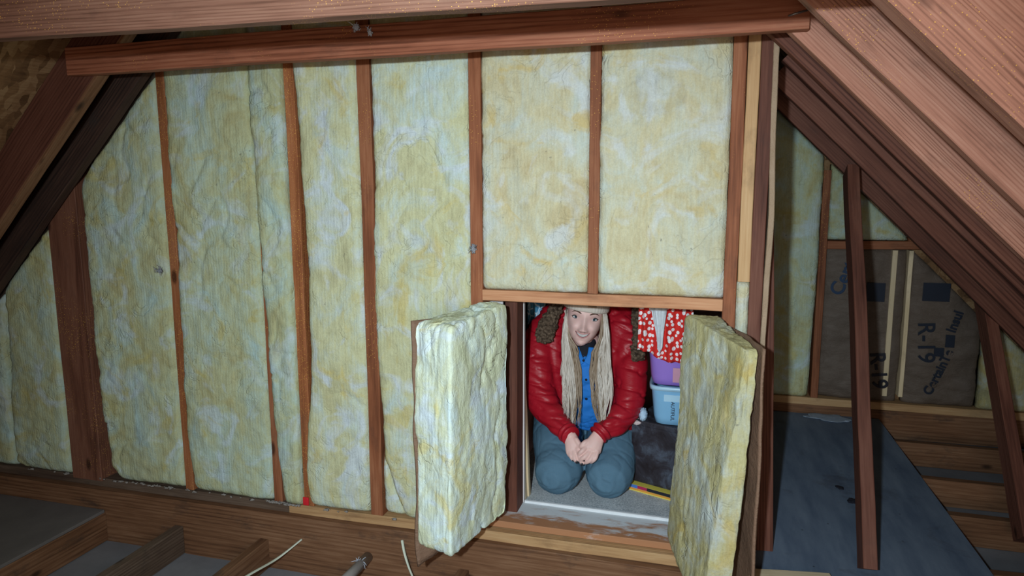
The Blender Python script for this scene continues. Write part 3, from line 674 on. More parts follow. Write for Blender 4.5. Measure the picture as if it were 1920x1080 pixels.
cu = bpy.data.curves.new('t', 'FONT'); cu.body = 'BEAUTIFUL'; cu.size = .019; cu.extrude = .0006
oo = bpy.data.objects.new('t', cu); COL.objects.link(oo); me = bpy.data.meshes.new_from_object(oo.evaluated_get(bpy.context.evaluated_depsgraph_get())); bpy.data.objects.remove(oo)
l = link('lettering', me, tb, M['black_ink']); tx_ = at(1258, 765, y=.375).x-tb.location.x
l.matrix_local = Matrix.Translation((tx_, -.1365, .118)) @ Matrix.Rotation(R(90), 4, 'Y') @ Matrix.Rotation(R(90), 4, 'X')
cb = at(1212, 725, y=.37)
tp = tub('purple tub stacked on the clear blue tub', (cb.x+.155, .37+.15, .461), .32, .30, .165, M['purpletub'], M['purplerim'])
tbox('lining_print', (-.06, -.1495, .02), (.10, -.1455, .075), .001, M['inside'], tp)
def cloth_ball(label, c, r, mat, seed):
    bm = bmesh.new(); bmesh.ops.create_icosphere(bm, subdivisions=4, radius=1)
    for v in bm.verts: v.co = Vector(c)+Vector((v.co.x*r[0], v.co.y*r[1], v.co.z*r[2]))*(.8+.35*abs(fb(v.co, 2.4, seed, 3)))
    return tag(obj('crumpled_cloth', bm, mat), label, 'cloth')
M['bluecloth'] = plain('light_blue_cloth', (.45, .62, .85), .8, .3, 20); M['palecloth'] = plain('pale_pink_cloth', (.62, .52, .52), .8, .15)
cloth_ball('crumpled light blue cloth beside the clear blue tub', at(1206, 777, y=.43), (.018, .03, .028), M['bluecloth'], 3)
cloth_ball('pale cloth lying on the corner of the black case', at(1196, 789, y=.45), (.032, .035, .013), M['palecloth'], 9)
def hang(name, label, cat, pts_top, pts_bot, yy, fold, seed, mat, nz_=60, nx=60, amp=.012):
    """hanging cloth with folds and real thickness: pixel corner pairs top-left/right, bottom poly (u->z drop)"""
    bm = bmesh.new(); F = []; Bk = []
    (xl, xr, zt) = pts_top
    for j in range(nz_+1):
        t = j/nz_; rf = []; rb = []
        for i in range(nx+1):
            u = i/nx; x = lerp(xl(t), xr(t), u); z = lerp(zt, pts_bot(u), t)
            y = yy+amp*math.sin(u*fold*2*math.pi+3*nz((u*2, t, 0), 1.5, seed))*(.4+.6*t)+.006*fb((u*3, t*2, 0), 3, seed, 3)
            rf.append(bm.verts.new((x, y, z))); rb.append(bm.verts.new((x, y+.012, z)))
        F.append(rf); Bk.append(rb)
    for j in range(nz_):
        for i in range(nx):
            bm.faces.new((F[j][i], F[j][i+1], F[j+1][i+1], F[j+1][i])); bm.faces.new((Bk[j][i], Bk[j+1][i], Bk[j+1][i+1], Bk[j][i+1]))
        for i in (0, nx): bm.faces.new((F[j][i], F[j+1][i], Bk[j+1][i], Bk[j][i]))
    for j in (0, nz_):
        for i in range(nx): bm.faces.new((F[j][i], F[j][i+1], Bk[j][i+1], Bk[j][i]))
    return tag(obj(name, bm, mat, loc=((xl(0)+xr(0))/2, yy, zt)), label, cat, 'clothes hanging in the closet')
def dots():
    k = NT('red_dotted_cloth'); q_ = k.n('ShaderNodeSeparateXYZ', Vector=k.coord()); c = k.n('ShaderNodeCombineXYZ', X=q_.outputs[0], Y=k.math('MULTIPLY', q_.outputs[2], .85)).outputs[0]
    vt = k.n('ShaderNodeTexVoronoi', voronoi_dimensions='2D', Scale=58.0, Randomness=.85, Vector=c); d = vt.outputs['Distance']
    r = k.n('ShaderNodeSeparateColor', Color=vt.outputs['Color']).outputs[0]
    m = k.math('LESS_THAN', d, k.rng(r, 0, 1, .22, .40))
    return k.done(k.mix(m, (.62, .025, .02), (.82, .80, .82)), .75, None)
M['dots'] = dots()
M['lace'] = plain('grey_white_lace', (.60, .64, .68), .8, .3, 30, .6)
def lattice():
    k = NT('blue_lattice_cloth'); c = k.coord(); d = k.voro(c, 24.0, 'Distance', 'DISTANCE_TO_EDGE')
    return k.done(k.mix(k.rng(d, .04, .08, 1, 0), (.10, .32, .50), (.66, .80, .88)), .8)
M['lattice'] = lattice(); M['teal'] = plain('teal_cloth', (.03, .12, .17), .85, .3, 8); M['black'] = plain('black_cloth', (.012, .012, .016), .9)
hang('hanging_dress', 'red dress with white dots hanging behind the fur collar', 'dress', (lambda t: .925-.005*t, lambda t: 1.115, 1.12), lambda u: interp([(0, .605), (.2, .600), (.32, .585), (.5, .568), (.8, .565), (1, .58)], u), .335, 4.5, 3, M['dots'], 70, 80, .010)
hang('hanging_lace', 'grey white lace scarf hanging in front of the red dotted dress', 'scarf', (lambda t: .962+.03*sstep(.6, 1, t), lambda t: 1.03-.018*sstep(.5, 1, t), 1.10), lambda u: .60+.05*abs(u-.45), .312, 3, 7, M['lace'], 50, 30, .004)
hang('hanging_shirt', 'blue shirt with white lattice pattern at the top left of the opening', 'shirt', (lambda t: .385, lambda t: .468, 1.12), lambda u: .585, .80, 2, 11, M['lattice'], 40, 30)
hang('hanging_coat', 'dark teal coat hanging right of the blue lattice shirt', 'coat', (lambda t: .37, lambda t: .60, 1.12), lambda u: .46, .945, 2.5, 13, M['teal'], 40, 40)
hang('hanging_coat', 'black coat hanging at the left end of the closet rod', 'coat', (lambda t: .25, lambda t: .40, 1.12), lambda u: .45, 1.0, 2.5, 15, M['black'], 40, 40)
tag(obj('clothes_rod', add_tube(bmesh.new(), [(.242, .90, 1.14), (1.311, .90, 1.14)], .013, 14), M['steel']), 'long closet rod above the hanging clothes', 'rod')
tag(obj('clothes_rod', add_tube(bmesh.new(), [(.91, .335, 1.135), (1.311, .335, 1.135)], .011, 14), M['steel']), 'short rod over the red dotted dress', 'rod')
# ------------------------------------------------------------------ the kneeling person
def skinmat():
    k = NT('skin'); c = k.coord(); n = k.noise(c, 30, 3, .6)
    k.b.inputs['Subsurface Weight'].default_value = .08; k.b.inputs['Subsurface Radius'].default_value = (.01, .004, .002)
    return k.done(k.mix(n, (.70, .44, .40), (.78, .54, .50)), .5, None, 0, 0, .35)
M['skin'] = skinmat()
def nylon():
    k = NT('red_nylon'); c = k.coord(); n = k.noise(c, 14, 4, .6)
    return k.done(k.mix(n, (.33, .005, .013), (.43, .009, .024)), .46, k.noise(k.vmul(c, (.7, .7, 1.8)), 16, 4, .6, .9), .45, .006, .38)
M['red'] = nylon()
def denim():
    k = NT('grey_blue_denim'); c = k.coord(); n = k.noise(c, 9, 4, .6); f = k.noise(c, 260, 2, .8)
    col = k.mix(n, (.055, .14, .22), (.105, .22, .315))
    col = k.mix(k.rng(k.voro(c, 5.0), .02, .07, .3, 0), col, (.03, .04, .05))
    return k.done(k.mix(k.math('MULTIPLY', f, .35), col, (.2, .26, .32)), .85, f, .25, .002, .1)
M['denim'] = denim()
def furm():
    k = NT('brown_shearling'); c = k.coord(); v = k.voro(k.vadd(c, k.vmul(k.n('ShaderNodeTexNoise', Scale=60.0).outputs['Color'], (.02, .02, .02))), 95.0); n = k.noise(c, 120, 3, .7)
    col = k.ramp(k.math('ADD', k.math('MULTIPLY', v, .9), k.math('MULTIPLY', n, .3)), [(.15, (.44, .34, .25)), (.5, (.25, .175, .12)), (.85, (.06, .04, .03))])
    return k.done(col, .95, k.math('MULTIPLY', v, -1.0), .9, .008, .05)
M['fur'] = furm()
M['shirt'] = plain('bright_blue_shirt', (.02, .19, .62), .7, .15, 20); M['under'] = plain('black_undershirt', (.012, .013, .02), .8)
M['knit'] = plain('cream_knit', (.62, .55, .48), .9, .08, 60, .5, .1); M['label'] = plain('tan_patch', (.50, .38, .26), .7)
def hairm(name, a, b):
    k = NT(name); c = k.coord(); n = k.noise(k.vmul(c, (1, 1, .12)), 110, 3, .7)
    return k.done(k.mix(n, a, b), .42, None, 0, 0, .5)
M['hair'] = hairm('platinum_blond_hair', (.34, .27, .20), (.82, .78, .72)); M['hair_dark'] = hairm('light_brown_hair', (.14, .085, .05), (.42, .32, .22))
M['lip'] = plain('rose_lips', (.52, .24, .24), .4, .05); M['teeth'] = plain('teeth', (.92, .92, .90), .25, .03, 10, 0, .5); M['mouthdark'] = plain('mouth_inside', (.06, .015, .018), .6)
M['sclera'] = plain('eye_white', (.50, .52, .54), .5, .03, 10, 0, .1); M['iris'] = plain('blue_grey_iris', (.05, .10, .13), .5, .2, 300, 0, .1); M['pupil'] = plain('pupil', (.004, .004, .005), .5, 0, 10, 0, .1)
M['lash'] = plain('dark_lashes', (.03, .018, .015), .7); M['brow'] = plain('brown_brows', (.10, .055, .038), .8); M['nail'] = plain('black_nail_polish', (.012, .01, .015), .2, 0, 10, 0, .6)

HC = at(1096.5, 598.5, y=.40)                      # point between the eyes
hf = (CAM+Vector((0, 0, -.42))-HC).normalized()
rol = R(8.4); hr = _r*math.cos(rol)+_d*math.sin(rol); hr = (hr-hf*hr.dot(hf)).normalized(); hu = hr.cross(hf)*-1
if hu.z < 0: hu = -hu
EYE_F = .084
HM = Matrix(((hr.x, hf.x, hu.x, 0), (hr.y, hf.y, hu.y, 0), (hr.z, hf.z, hu.z, 0), (0, 0, 0, 1)))
H0 = HC-hf*EYE_F
HM.translation = H0
HT = [(.118, .012, .012, .02), (.108, .046, .05, .055), (.085, .064, .078, .082), (.05, .071, .088, .095), (.02, .071, .090, .098), (0, .0695, .087, .098), (-.02, .068, .087, .095), (-.04, .065, .087, .088),
      (-.06, .058, .087, .076), (-.08, .046, .085, .055), (-.095, .033, .081, .035), (-.105, .021, .073, .02), (-.111, .008, .060, .005)]
def hw(u, i): return interp([(r_[0], r_[i]) for r_ in HT], u)
g2 = lambda x, u, cx, cu, sx, su: math.exp(-((x-cx)/sx)**2-((u-cu)/su)**2)
def face_add(x, u):
    d = 0
    na = interp([(.022, .0), (.006, .007), (-.02, .015), (-.038, .0265), (-.045, .025), (-.0505, .009), (-.055, .0)], u); nw = interp([(.02, .008), (0, .0085), (-.03, .011), (-.045, .0135)], u)
    d += na*math.exp(-(x/nw)**2)
    for s in (-1, 1):
        d += .010*g2(x, u, s*.0140, -.0440, .0055, .006)
        d -= .011*g2(x, u, s*.034, .0, .016, .011)
        d += .010*g2(x, u, s*.041, -.034, .017, .015)
        d -= .0035*g2(x, u, s*(.026+.15*(-.045-u)), -.056, .005, .014)
        d += .003*g2(x, u, s*.03, .022, .02, .008)
    d += .004*g2(x, u, 0, -.066, .026, .016)-.003*g2(x, u, 0, -.086, .018, .005)+.007*g2(x, u, 0, -.099, .014, .010)
    return d
def surf(x, u):
    wv, F = hw(u, 1), hw(u, 2); a = min(.999, abs(x/wv)); return F*(1-a**2.4)**(1/2.4)+face_add(x, u)
def head_bm(bm):
    nu, na = 90, 96; rings = []
    for i in range(nu+1):
        t = i/nu; u = lerp(.118, -.111, t); wv, F, B = hw(u, 1), hw(u, 2), hw(u, 3); row = []
        for k in range(na):
            a = 2*math.pi*k/na; s, c = math.sin(a), math.cos(a); e = 2/2.4
            x = math.copysign(abs(s)**e, s)*wv; f = math.copysign(abs(c)**e, c)*(F if c > 0 else B)
            if c > 0: f += face_add(x, u)*sstep(0, .35, c)
            row.append(bm.verts.new(HM @ Vector((x, f, u))))
        rings.append(row)
    for u, v in zip(rings, rings[1:]):
        for k in range(na): bm.faces.new((u[k], u[(k+1) % na], v[(k+1) % na], v[k]))
    bm.faces.new(rings[0]); bm.faces.new(rings[-1][::-1])
    for s in (-1, 1):                                # ears
        p = [HM @ Vector((s*.070, -.002, .012)), HM @ Vector((s*.076, -.008, .004)), HM @ Vector((s*.075, -.006, -.02)), HM @ Vector((s*.069, .004, -.034))]
        add_tube(bm, p, [.006, .011, .010, .005], 10)
def chain2(bm, pts, up, n=14, sub=5):
    s = spline(pts, sub); P = [Vector(q_[:3]) for q_ in s]; rr = [(q_[3], q_[4] if len(q_) > 4 else q_[3]) for q_ in s]
    d0 = (P[0]-P[1]).normalized(); d1 = (P[-1]-P[-2]).normalized(); a, b = rr[0], rr[-1]; ma, mb = min(a), min(b)
    P = [P[0]+d0*ma*.9, P[0]+d0*ma*.55]+P+[P[-1]+d1*mb*.55, P[-1]+d1*mb*.9]
    rr = [(a[0]*.35, a[1]*.35), (a[0]*.8, a[1]*.8)]+rr+[(b[0]*.8, b[1]*.8), (b[0]*.35, b[1]*.35)]
    return add_tube(bm, P, rr, n, up=up)
def W(px, py, y, *r): return (*at(px, py, y=y), *r)
tocam = (CAM-HC).normalized()
KL, KR = (.624, .305, .112), (.822, .325, .112)     # knees (image left, right)
HLp, HRp = (.56, .68, .21), (.80, .69, .21)
person = thing('person', 'smiling kneeling person in a red jacket and cream knit hat inside the hatch opening', 'person', (.70, .55, .02))
PL = Vector(person.location)
def pobj(name, bm, mat, parent=None, **k):
    bmesh.ops.translate(bm, verts=bm.verts, vec=-PL); return obj(name, bm, mat, parent or person, **k)
nb = H0-hu*.07-hf*.03
bm = bmesh.new(); head_bm(bm)
chest = Vector((.705, .60, .47)); nbase = Vector((.71, .555, .555))
chain2(bm, [(*(H0-hf*.015-hu*.03), .050), (*(H0-hf*.03-hu*.09), .048), (*nbase, .055), (*chest, .10)], (0, 1, 0))
chain2(bm, [(.69, .70, .22, .15, .11), (.69, .68, .34, .12, .09), (*chest, .15, .10), (.71, .585, .54, .13, .07)], (0, 1, 0), 20)
SL_, SR_ = W(1022, 632, .57), W(1176, 632, .58)
EL_, ER_ = W(1012, 738, .44), W(1178, 762, .45)
WL_, WR_ = W(1067, 814, .300), W(1125, 812, .305)
for s_, e_, w_ in ((SL_, EL_, WL_), (SR_, ER_, WR_)):
    chain2(bm, [(*chest, .055), (*s_, .042), (*e_, .034), (*w_, .024)], (0, 1, 0))
for kn, hp in ((KL, HLp), (KR, HRp)):
    chain2(bm, [(*hp, .085), (*kn, .062)], (0, 0, 1)); chain2(bm, [(*kn, .05), (kn[0]-.01, .60, .075, .046), (kn[0]-.01, .80, .065, .034)], (0, 0, 1)); chain2(bm, [(kn[0]-.01, .80, .06, .03), (kn[0], .93, .05, .032, .022)], (0, 0, 1))
# hands: (image left = right hand, back of hand to the viewer)
def hand(wrist, palm, fingers, thumb):
    chain2(bm, [wrist]+palm, tocam, 14)
    for f_ in fingers+[thumb]: chain2(bm, [W(*q_) for q_ in f_], tocam, 10, 4)
hand((*WL_, .024, .018), [W(1073, 830, .285, .030, .017), W(1076.5, 843, .272, .034, .014)],
     [[(1083, 842, .266, .0092), (1086.5, 855, .252, .0085), (1089, 863, .247, .0078), (1090.5, 870, .246, .0066)],
      [(1076, 845, .266, .0092), (1077, 857, .250, .0085), (1079, 862.5, .246, .0075), (1080.5, 866, .247, .0064)],
      [(1070, 844, .268, .0088), (1069.5, 853, .255, .008), (1072, 859, .250, .0072), (1074.5, 862.5, .252, .006)],
      [(1065, 840, .273, .0078), (1064.5, 848, .263, .007), (1066.5, 853, .258, .0062), (1068.5, 856, .26, .0054)]],
     [(1080, 824, .282, .0105), (1087, 835, .272, .010), (1090, 844, .266, .009), (1091, 850, .264, .0075)])
hand((*WR_, .024, .018), [W(1117, 827, .285, .030, .018), W(1110, 842, .268, .036, .016)],
     [[(1099, 838, .262, .0095), (1092, 845, .248, .009), (1088, 849, .246, .0082), (1085.5, 852, .249, .007)],
      [(1105, 847, .258, .0098), (1097, 856, .243, .0092), (1091.5, 860, .242, .0085), (1088, 862.5, .247, .007)],
      [(1113, 850, .258, .0095), (1107, 862, .243, .009), (1101, 866, .243, .0082), (1097, 868, .249, .0068)],
      [(1120, 846, .263, .0085), (1117, 858, .249, .008), (1112, 864, .247, .0072), (1108, 867, .252, .006)]],
     [(1107, 826, .284, .0105), (1098, 829, .268, .010), (1092, 834, .262, .009), (1089, 838, .261, .0075)])
body = pobj('body', remeshed(bm, .0030, 2), M['skin'])
# face details as sub-parts of the body
def fp(x, u, o=0.0): return HM @ Vector((x, surf(x, u)+o, u))
def ftube(pts, rad, o=0.0, n=8, flat=1.0):
    return add_tube(bmesh.new(), [fp(x, u, o) for x, u in pts], rad, n, flat, up=hf)
for s in (-1, 1):
    ex, eu = s*.0340, .0015
    bm = bmesh.new(); fs = surf(ex, eu)
    def ell(cx, cu, cf, a, b, c, mi):
        r_ = bmesh.ops.create_uvsphere(bm, u_segments=20, v_segments=12, radius=1)
        for v in r_['verts']: v.co = HM @ Vector((cx+v.co.x*a, cf+v.co.y*c, cu+v.co.z*b))
        for f_ in {f_ for v in r_['verts'] for f_ in v.link_faces}: f_.material_index = mi
    ell(ex, eu, fs-.001, .0140, .0058, .0050, 0); ix = ex+(.0016 if s > 0 else -.0006); ell(ix, eu+.0006, fs+.0022, .0060, .0056, .0026, 1); ell(ix, eu+.0006, fs+.0036, .0034, .0034, .0020, 2)
    pobj('eye', bm, [M['sclera'], M['iris'], M['pupil']], body)
    arc = [(ex+.0155*math.cos(a), eu+.0068*math.sin(a)) for a in [math.pi*(i/12) for i in range(13)]]
    b_ = bmesh.new()
    add_tube(b_, [HM @ Vector((x, fs+.0022+.0022*math.sin(math.pi*i/12), u+.0005)) for i, (x, u) in enumerate(arc)], [.0008]+[.0022]*11+[.0008], 8)
    add_tube(b_, [HM @ Vector((ex+s*.0150, fs+.002, eu+.001)), HM @ Vector((ex+s*.0185, fs+.0015, eu+.0045))], [.0014, .0004], 6)
    low = [(ex+.0145*math.cos(a), eu-.0062*math.sin(a)) for a in [math.pi*(i/12) for i in range(13)]]
    add_tube(b_, [HM @ Vector((x, fs+.0012+.0018*math.sin(math.pi*i/12), u)) for i, (x, u) in enumerate(low)], .0007, 6)
    pobj('eyelash', b_, M['lash'], body)
    br = [(s*.016, .0195), (s*.026, .0245), (s*.038, .0265), (s*.047, .0235), (s*.053, .0185)]
    pobj('eyebrow', ftube(spline(br, 4), [.0012, .0018, .0023, .0026, .0027, .0027, .0026, .0025, .0024, .0022, .002, .0018, .0016, .0013, .001, .0008, .0005], .0006, 8, .6), M['brow'], body)
up_in = lambda x: -.0590+.0085*(abs(x)/.0285)**1.8
lo_in = lambda x: -.0705+.0200*(abs(x)/.0285)**2.0
xs = [-.0285+.057*i/20 for i in range(21)]
bm = bmesh.new()
a_ = [bm.verts.new(fp(x, up_in(x)+.001, .0006)) for x in xs]; b_ = [bm.verts.new(fp(x, min(lo_in(x), up_in(x))-.001, .0006)) for x in xs]
c_ = [bm.verts.new(fp(x, up_in(x)+.001, -.004)) for x in xs]; d_ = [bm.verts.new(fp(x, min(lo_in(x), up_in(x))-.001, -.004)) for x in xs]
for i in range(20):
    for p_, q_ in ((a_, b_), (d_, c_), (c_, a_), (b_, d_)): bm.faces.new((p_[i], p_[i+1], q_[i+1], q_[i]))
pobj('mouth', bm, M['mouthdark'], body, smooth=False)
bm = bmesh.new(); tx = [-.0245+.049*i/16 for i in range(17)]
tb_ = lambda x: max(lo_in(x)+.0022, up_in(x)-.0095)
a_ = [bm.verts.new(fp(x, up_in(x), .0018)) for x in tx]; b_ = [bm.verts.new(fp(x, min(tb_(x), up_in(x)-.0005), .0018)) for x in tx]
for i in range(16): bm.faces.new((a_[i], a_[i+1], b_[i+1], b_[i]))
bmesh.ops.solidify(bm, geom=bm.faces[:], thickness=.0015)
pobj('teeth', bm, M['teeth'], body, smooth=False)
rad = [.0006+.0020*math.sin(math.pi*i/20)**.6 for i in range(21)]
pobj('upper_lip', ftube([(x, up_in(x)+.0010) for x in xs], [r_*.62 for r_ in rad], .0010), M['lip'], body)
pobj('lower_lip', ftube([(x, min(lo_in(x), up_in(x))-.0022) for x in xs], [r_*1.0 for r_ in rad], .0010), M['lip'], body)
for q_ in ((1090.7, 871.5, .2405), (1081, 867.3, .2415), (1075, 863.5, .2465)):
    b_ = bmesh.new(); r_ = bmesh.ops.create_uvsphere(b_, u_segments=12, v_segments=8, radius=1)
    c0 = at(q_[0], q_[1]-1.0, y=q_[2])
    for v in r_['verts']: v.co = c0+_r*(v.co.x*.0048)-_d*(v.co.z*.0062)+tocam*(v.co.y*.0028)
    pobj('fingernail', b_, M['nail'], body)

for s in (-1, 1):
    b_ = bmesh.new(); r_ = bmesh.ops.create_uvsphere(b_, u_segments=12, v_segments=8, radius=1)
    for v in r_['verts']: v.co = HM @ Vector((s*.0072+v.co.x*.0034, surf(s*.0072, -.0500)-.0010+v.co.y*.0022, -.0500+v.co.z*.0018))
    pobj('nostril', b_, M['mouthdark'], body)
# hat: ribbed cuff and dome on the head's own shape
hat = bpy.data.objects.new('knit_hat', None)
def hatring(bm, u, off, ribs, drop=0.0):
    row = []; n = 132
    for k in range(n):
        a = 2*math.pi*k/n; s, c = math.sin(a), math.cos(a); e = 2/2.3
        wv, F, B = hw(u, 1)+off, hw(u, 2)+off, hw(u, 3)+off
        rr = 1+ribs*math.cos(a*44)
        row.append(bm.verts.new(HM @ Vector((math.copysign(abs(s)**e, s)*wv*rr, math.copysign(abs(c)**e, c)*(F if c > 0 else B)*rr, u+drop))))
    return row
def stack(bm, rows):
    for u, v in zip(rows, rows[1:]):
        for k in range(len(u)): bm.faces.new((u[k], u[(k+1) % len(u)], v[(k+1) % len(u)], v[k]))
bm = bmesh.new(); rows = [hatring(bm, u, o, .010) for u, o in ((.034, .004), (.029, .011), (.030, .016), (.036, .019), (.050, .020), (.062, .019), (.067, .014), (.066, .008))]
stack(bm, rows); cuff = pobj('hat_cuff', bm, M['knit'])
bm = bmesh.new(); rows = [hatring(bm, u, o, .006, d) for u, o, d in ((.060, .009, 0), (.072, .013, 0), (.088, .012, .006), (.102, .010, .010), (.112, .006, .013), (.1175, .002, .015))]
stack(bm, rows); bm.faces.new(rows[-1]); pobj('hat_crown', bm, M['knit'])
bm = bmesh.new(); a_ = []; b_ = []
for i in range(9):
    x = .004+.032*i/8
    for u, L_ in ((.052, a_), (.063, b_)): L_.append(bm.verts.new(HM @ Vector((x, (hw(u, 2)+.0225)*(1-(x/(hw(u, 1)+.02))**2.3)**(1/2.3)+.001, u))))
for i in range(8): bm.faces.new((a_[i], a_[i+1], b_[i+1], b_[i]))
bmesh.ops.solidify(bm, geom=bm.faces[:], thickness=.002)
pobj('hat_patch', bm, M['label'], cuff, smooth=False)
bpy.data.objects.remove(hat)

# clothes
def wrinkle(amp, cre, sc, seed):
    def fn(p, n):
        d = amp*fb((p.x, p.y, p.z*1.5), sc, seed, 3)
        for q_, w_ in ((0, .07), (9, .05), (21, .05)):
            c0 = nz((p.x*.7+q_, p.y, p.z*1.6+.35*p.x), sc*1.25, seed+q_); d -= cre*math.exp(-(c0/w_)**2)
        return d
    return fn
def jwr(p, n):
    d = .006*fb((p.x, p.y, p.z*1.3), 7, 5, 2)
    for q_, w_, a_ in ((0, .10, .007), (9, .06, .0045)):
        c0 = nz((p.x*.55+q_+.25*p.z, p.y*.6, p.z*1.9+.3*abs(p.x)), 10+q_*.7, 5+q_); d -= a_*math.exp(-(c0/w_)**2)
    return d
bm = bmesh.new()
cuffL, cuffR = W(1064, 811, .308), W(1129, 808, .312)
chain2(bm, [W(1042, 604, .615, .070), W(1014, 636, .565, .074), W(1007, 690, .49, .071), W(1014, 742, .43, .066), W(1040, 785, .36, .052), (*cuffL, .034)], (0, 1, 0), 18)
chain2(bm, [W(1160, 600, .63, .070), W(1178, 640, .585, .072), W(1183, 700, .51, .066), W(1178, 756, .44, .062), W(1156, 790, .37, .052), (*cuffR, .035)], (0, 1, 0), 18)
chain2(bm, [W(1040, 600, .63, .075, .08), W(1100, 588, .70, .09, .09), W(1165, 602, .64, .075, .08)], (0, 0, 1), 16)
chain2(bm, [(.70, .78, .60, .19, .085), (.69, .79, .42, .19, .095), (.68, .78, .25, .18, .11)], (0, 1, 0), 20)
chain2(bm, [W(1036, 612, .58, .060, .05), W(1036, 690, .52, .060, .05), W(1040, 760, .50, .055, .05), W(1040, 790, .53, .06, .05)], (0, 1, 0), 16)
chain2(bm, [W(1165, 610, .59, .065, .05), W(1166, 690, .535, .072, .05), W(1166, 760, .50, .068, .05), W(1168, 790, .52, .06, .05)], (0, 1, 0), 16)
coat = pobj('jacket', displace(remeshed(bm, .0058, 5), jwr), M['red'])
def cuff_(c, towards, r_):
    d = (Vector(towards)-Vector(c)).normalized(); c = Vector(c); b_ = bmesh.new(); s_ = []
    for i in range(9): t = i/8; s_.append((*(c+d*(.030*t-.004)), r_*(1.0-.10*t)+.0025*math.sin(t*9)))
    add_tube(b_, [Vector(q_[:3]) for q_ in s_], [q_[3] for q_ in s_], 24, up=(0, 1, 0)); return b_
pobj('sleeve_cuff', cuff_(cuffL, WL_, .040), M['red'], coat); pobj('sleeve_cuff', cuff_(cuffR, WR_, .040), M['red'], coat)
def fur(pts, seed):
    b_ = remeshed(chain2(bmesh.new(), pts, tocam, 18), .0035, 3)
    return displace(b_, lambda p, n: .010*abs(nz(p, 55, seed))+.008*fb(p, 75, seed, 3)-.002)
pobj('fur_collar', fur([W(1050, 566, .53, .022, .018), W(1036, 590, .50, .030, .020), W(1025, 616, .475, .038, .022), W(1021, 636, .46, .036, .020)], 3), M['fur'], coat)
pobj('fur_collar', fur([W(1196, 566, .52, .022, .018), W(1197, 600, .50, .023, .018), W(1198, 640, .48, .025, .018), W(1195, 670, .465, .026, .018)], 8), M['fur'], coat)
bm = bmesh.new()
chain2(bm, [W(1096, 668, .50, .075, .05), W(1097, 710, .495, .085, .055), W(1097, 755, .51, .085, .055), W(1096, 785, .53, .08, .05)], (0, 1, 0), 18)
shirt = pobj('shirt', displace(remeshed(bm, .006, 3), wrinkle(.006, .005, 12, 9)), M['shirt'])
for s in (-1, 1):
    b_ = bmesh.new(); pp_ = [W(1096+s*15, 652, .468), W(1096+s*12, 668, .450), W(1096+s*4, 682, .440)]
    add_tube(b_, spline(pp_, 5), [(.016, .004)]*11, 12, up=tocam); pobj('shirt_collar', b_, M['shirt'], shirt)
for py in (676, 712, 748):
    b_ = bmesh.new(); c0 = at(1094 if py < 700 else 1099, py, y=.4345); r_ = bmesh.ops.create_uvsphere(b_, u_segments=14, v_segments=8, radius=.005)
    for v in r_['verts']: v.co = c0+Vector((v.co.x, v.co.y*.5, v.co.z))
    pobj('button', b_, M['under'], shirt)
pobj('undershirt', remeshed(chain2(bmesh.new(), [W(1096, 640, .52, .05, .04), W(1095, 660, .492, .046, .036), W(1094, 676, .487, .032, .034)], (0, 1, 0)), .005, 3), M['under'])
bm = bmesh.new()
for kn, hp in ((KL, HLp), (KR, HRp)):
    mid = [lerp(a, b, .5) for a, b in zip(kn, hp)]
    chain2(bm, [(*hp, .115), (mid[0], mid[1], mid[2]+.012, .104), (kn[0], kn[1]+.06, kn[2]+.006, .096), (kn[0], kn[1]+.012, kn[2]-.004, .091)], (0, 0, 1), 22)
    chain2(bm, [(kn[0], kn[1]+.01, .085, .064), (kn[0]-.01, .60, .082, .06), (kn[0]-.01, .82, .07, .046)], (0, 0, 1), 16)
chain2(bm, [(.57, .68, .22, .10), (.69, .66, .23, .115), (.79, .68, .22, .10)], (0, 0, 1), 16)
chain2(bm, [(.69, .66, .22, .13, .11), (.69, .62, .36, .12, .085)], (0, 1, 0), 18)
pobj('jeans', displace(remeshed(bm, .0055, 5), wrinkle(.002, .0016, 8, 15)), M['denim'])
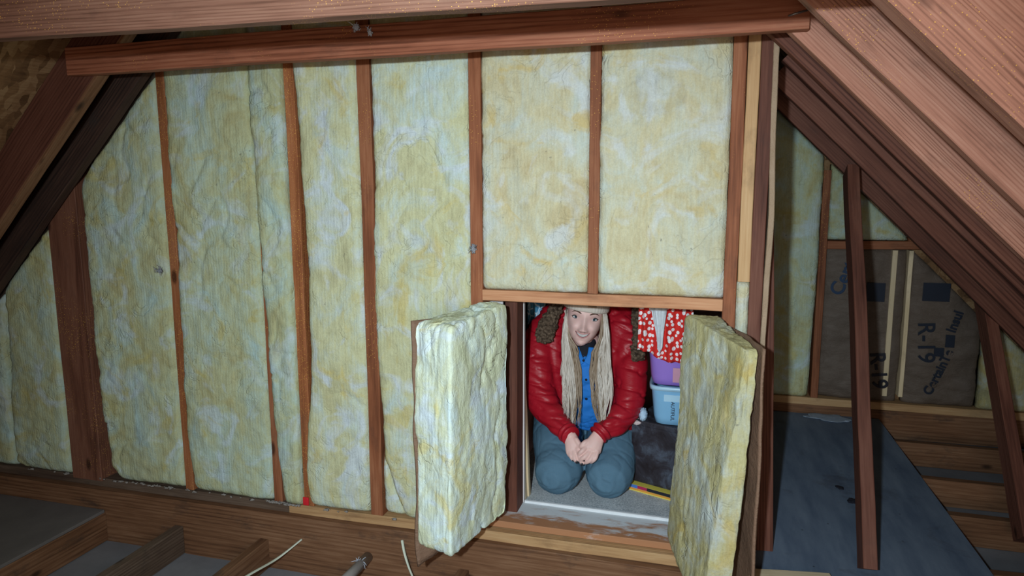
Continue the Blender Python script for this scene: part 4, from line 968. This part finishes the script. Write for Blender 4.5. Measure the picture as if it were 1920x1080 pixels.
# hair locks hanging from under the hat
rd = random.Random(11)
OL = [(576, 1063), (592, 1060), (640, 1054), (700, 1053), (760, 1056), (805, 1060)]; IL = [(576, 1069), (592, 1067), (630, 1067), (655, 1080), (700, 1086), (760, 1087), (800, 1084)]
IR = [(576, 1129), (594, 1129), (635, 1126), (662, 1113), (700, 1109), (760, 1113), (795, 1124)]; OR = [(576, 1133), (594, 1138), (640, 1143), (700, 1148), (750, 1147), (800, 1135)]
YH = [(576, .470), (590, .452), (612, .434), (640, .424), (700, .412), (760, .380), (810, .318)]
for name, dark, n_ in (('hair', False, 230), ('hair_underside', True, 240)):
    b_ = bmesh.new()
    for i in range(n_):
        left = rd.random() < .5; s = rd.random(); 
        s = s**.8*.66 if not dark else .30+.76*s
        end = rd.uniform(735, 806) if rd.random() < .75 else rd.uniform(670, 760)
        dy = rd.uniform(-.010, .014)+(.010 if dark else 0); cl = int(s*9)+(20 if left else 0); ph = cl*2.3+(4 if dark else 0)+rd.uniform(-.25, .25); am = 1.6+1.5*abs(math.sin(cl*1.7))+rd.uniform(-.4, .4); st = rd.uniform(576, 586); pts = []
        for j in range(13):
            py = lerp(st, end, j/12)
            o_, i_ = (interp(OL, py), interp(IL, py)) if left else (interp(OR, py), interp(IR, py))
            px = lerp(o_, i_, s)+am*(.3+j/12)*math.sin(j*.75+ph)+(rd.uniform(-1, 1) if j else 0)*.35
            pts.append(at(px, py, y=interp(YH, py)+dy+.003*math.sin(j*.6+ph)))
        r0 = rd.uniform(.0016, .0034)
        add_tube(b_, pts, [r0*(.8 if j == 0 else 1 if j < 8 else lerp(1, .25, (j-8)/4)) for j in range(13)], 7, .55, up=tocam)
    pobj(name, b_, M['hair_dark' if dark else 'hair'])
bm = bmesh.new()
cap = [hatring(bm, u, .006, 0) for u in (.05, .03, .0, -.03, -.055)]
for u_, v_ in zip(cap, cap[1:]):
    n_ = len(u_)
    for k in range(n_):
        a = 2*math.pi*(k+.5)/n_
        if math.cos(a) < .34: bm.faces.new((u_[k], u_[(k+1) % n_], v_[(k+1) % n_], v_[k]))
bmesh.ops.solidify(bm, geom=bm.faces[:], thickness=.004)
pobj('hair_back', bm, M['hair_dark'])
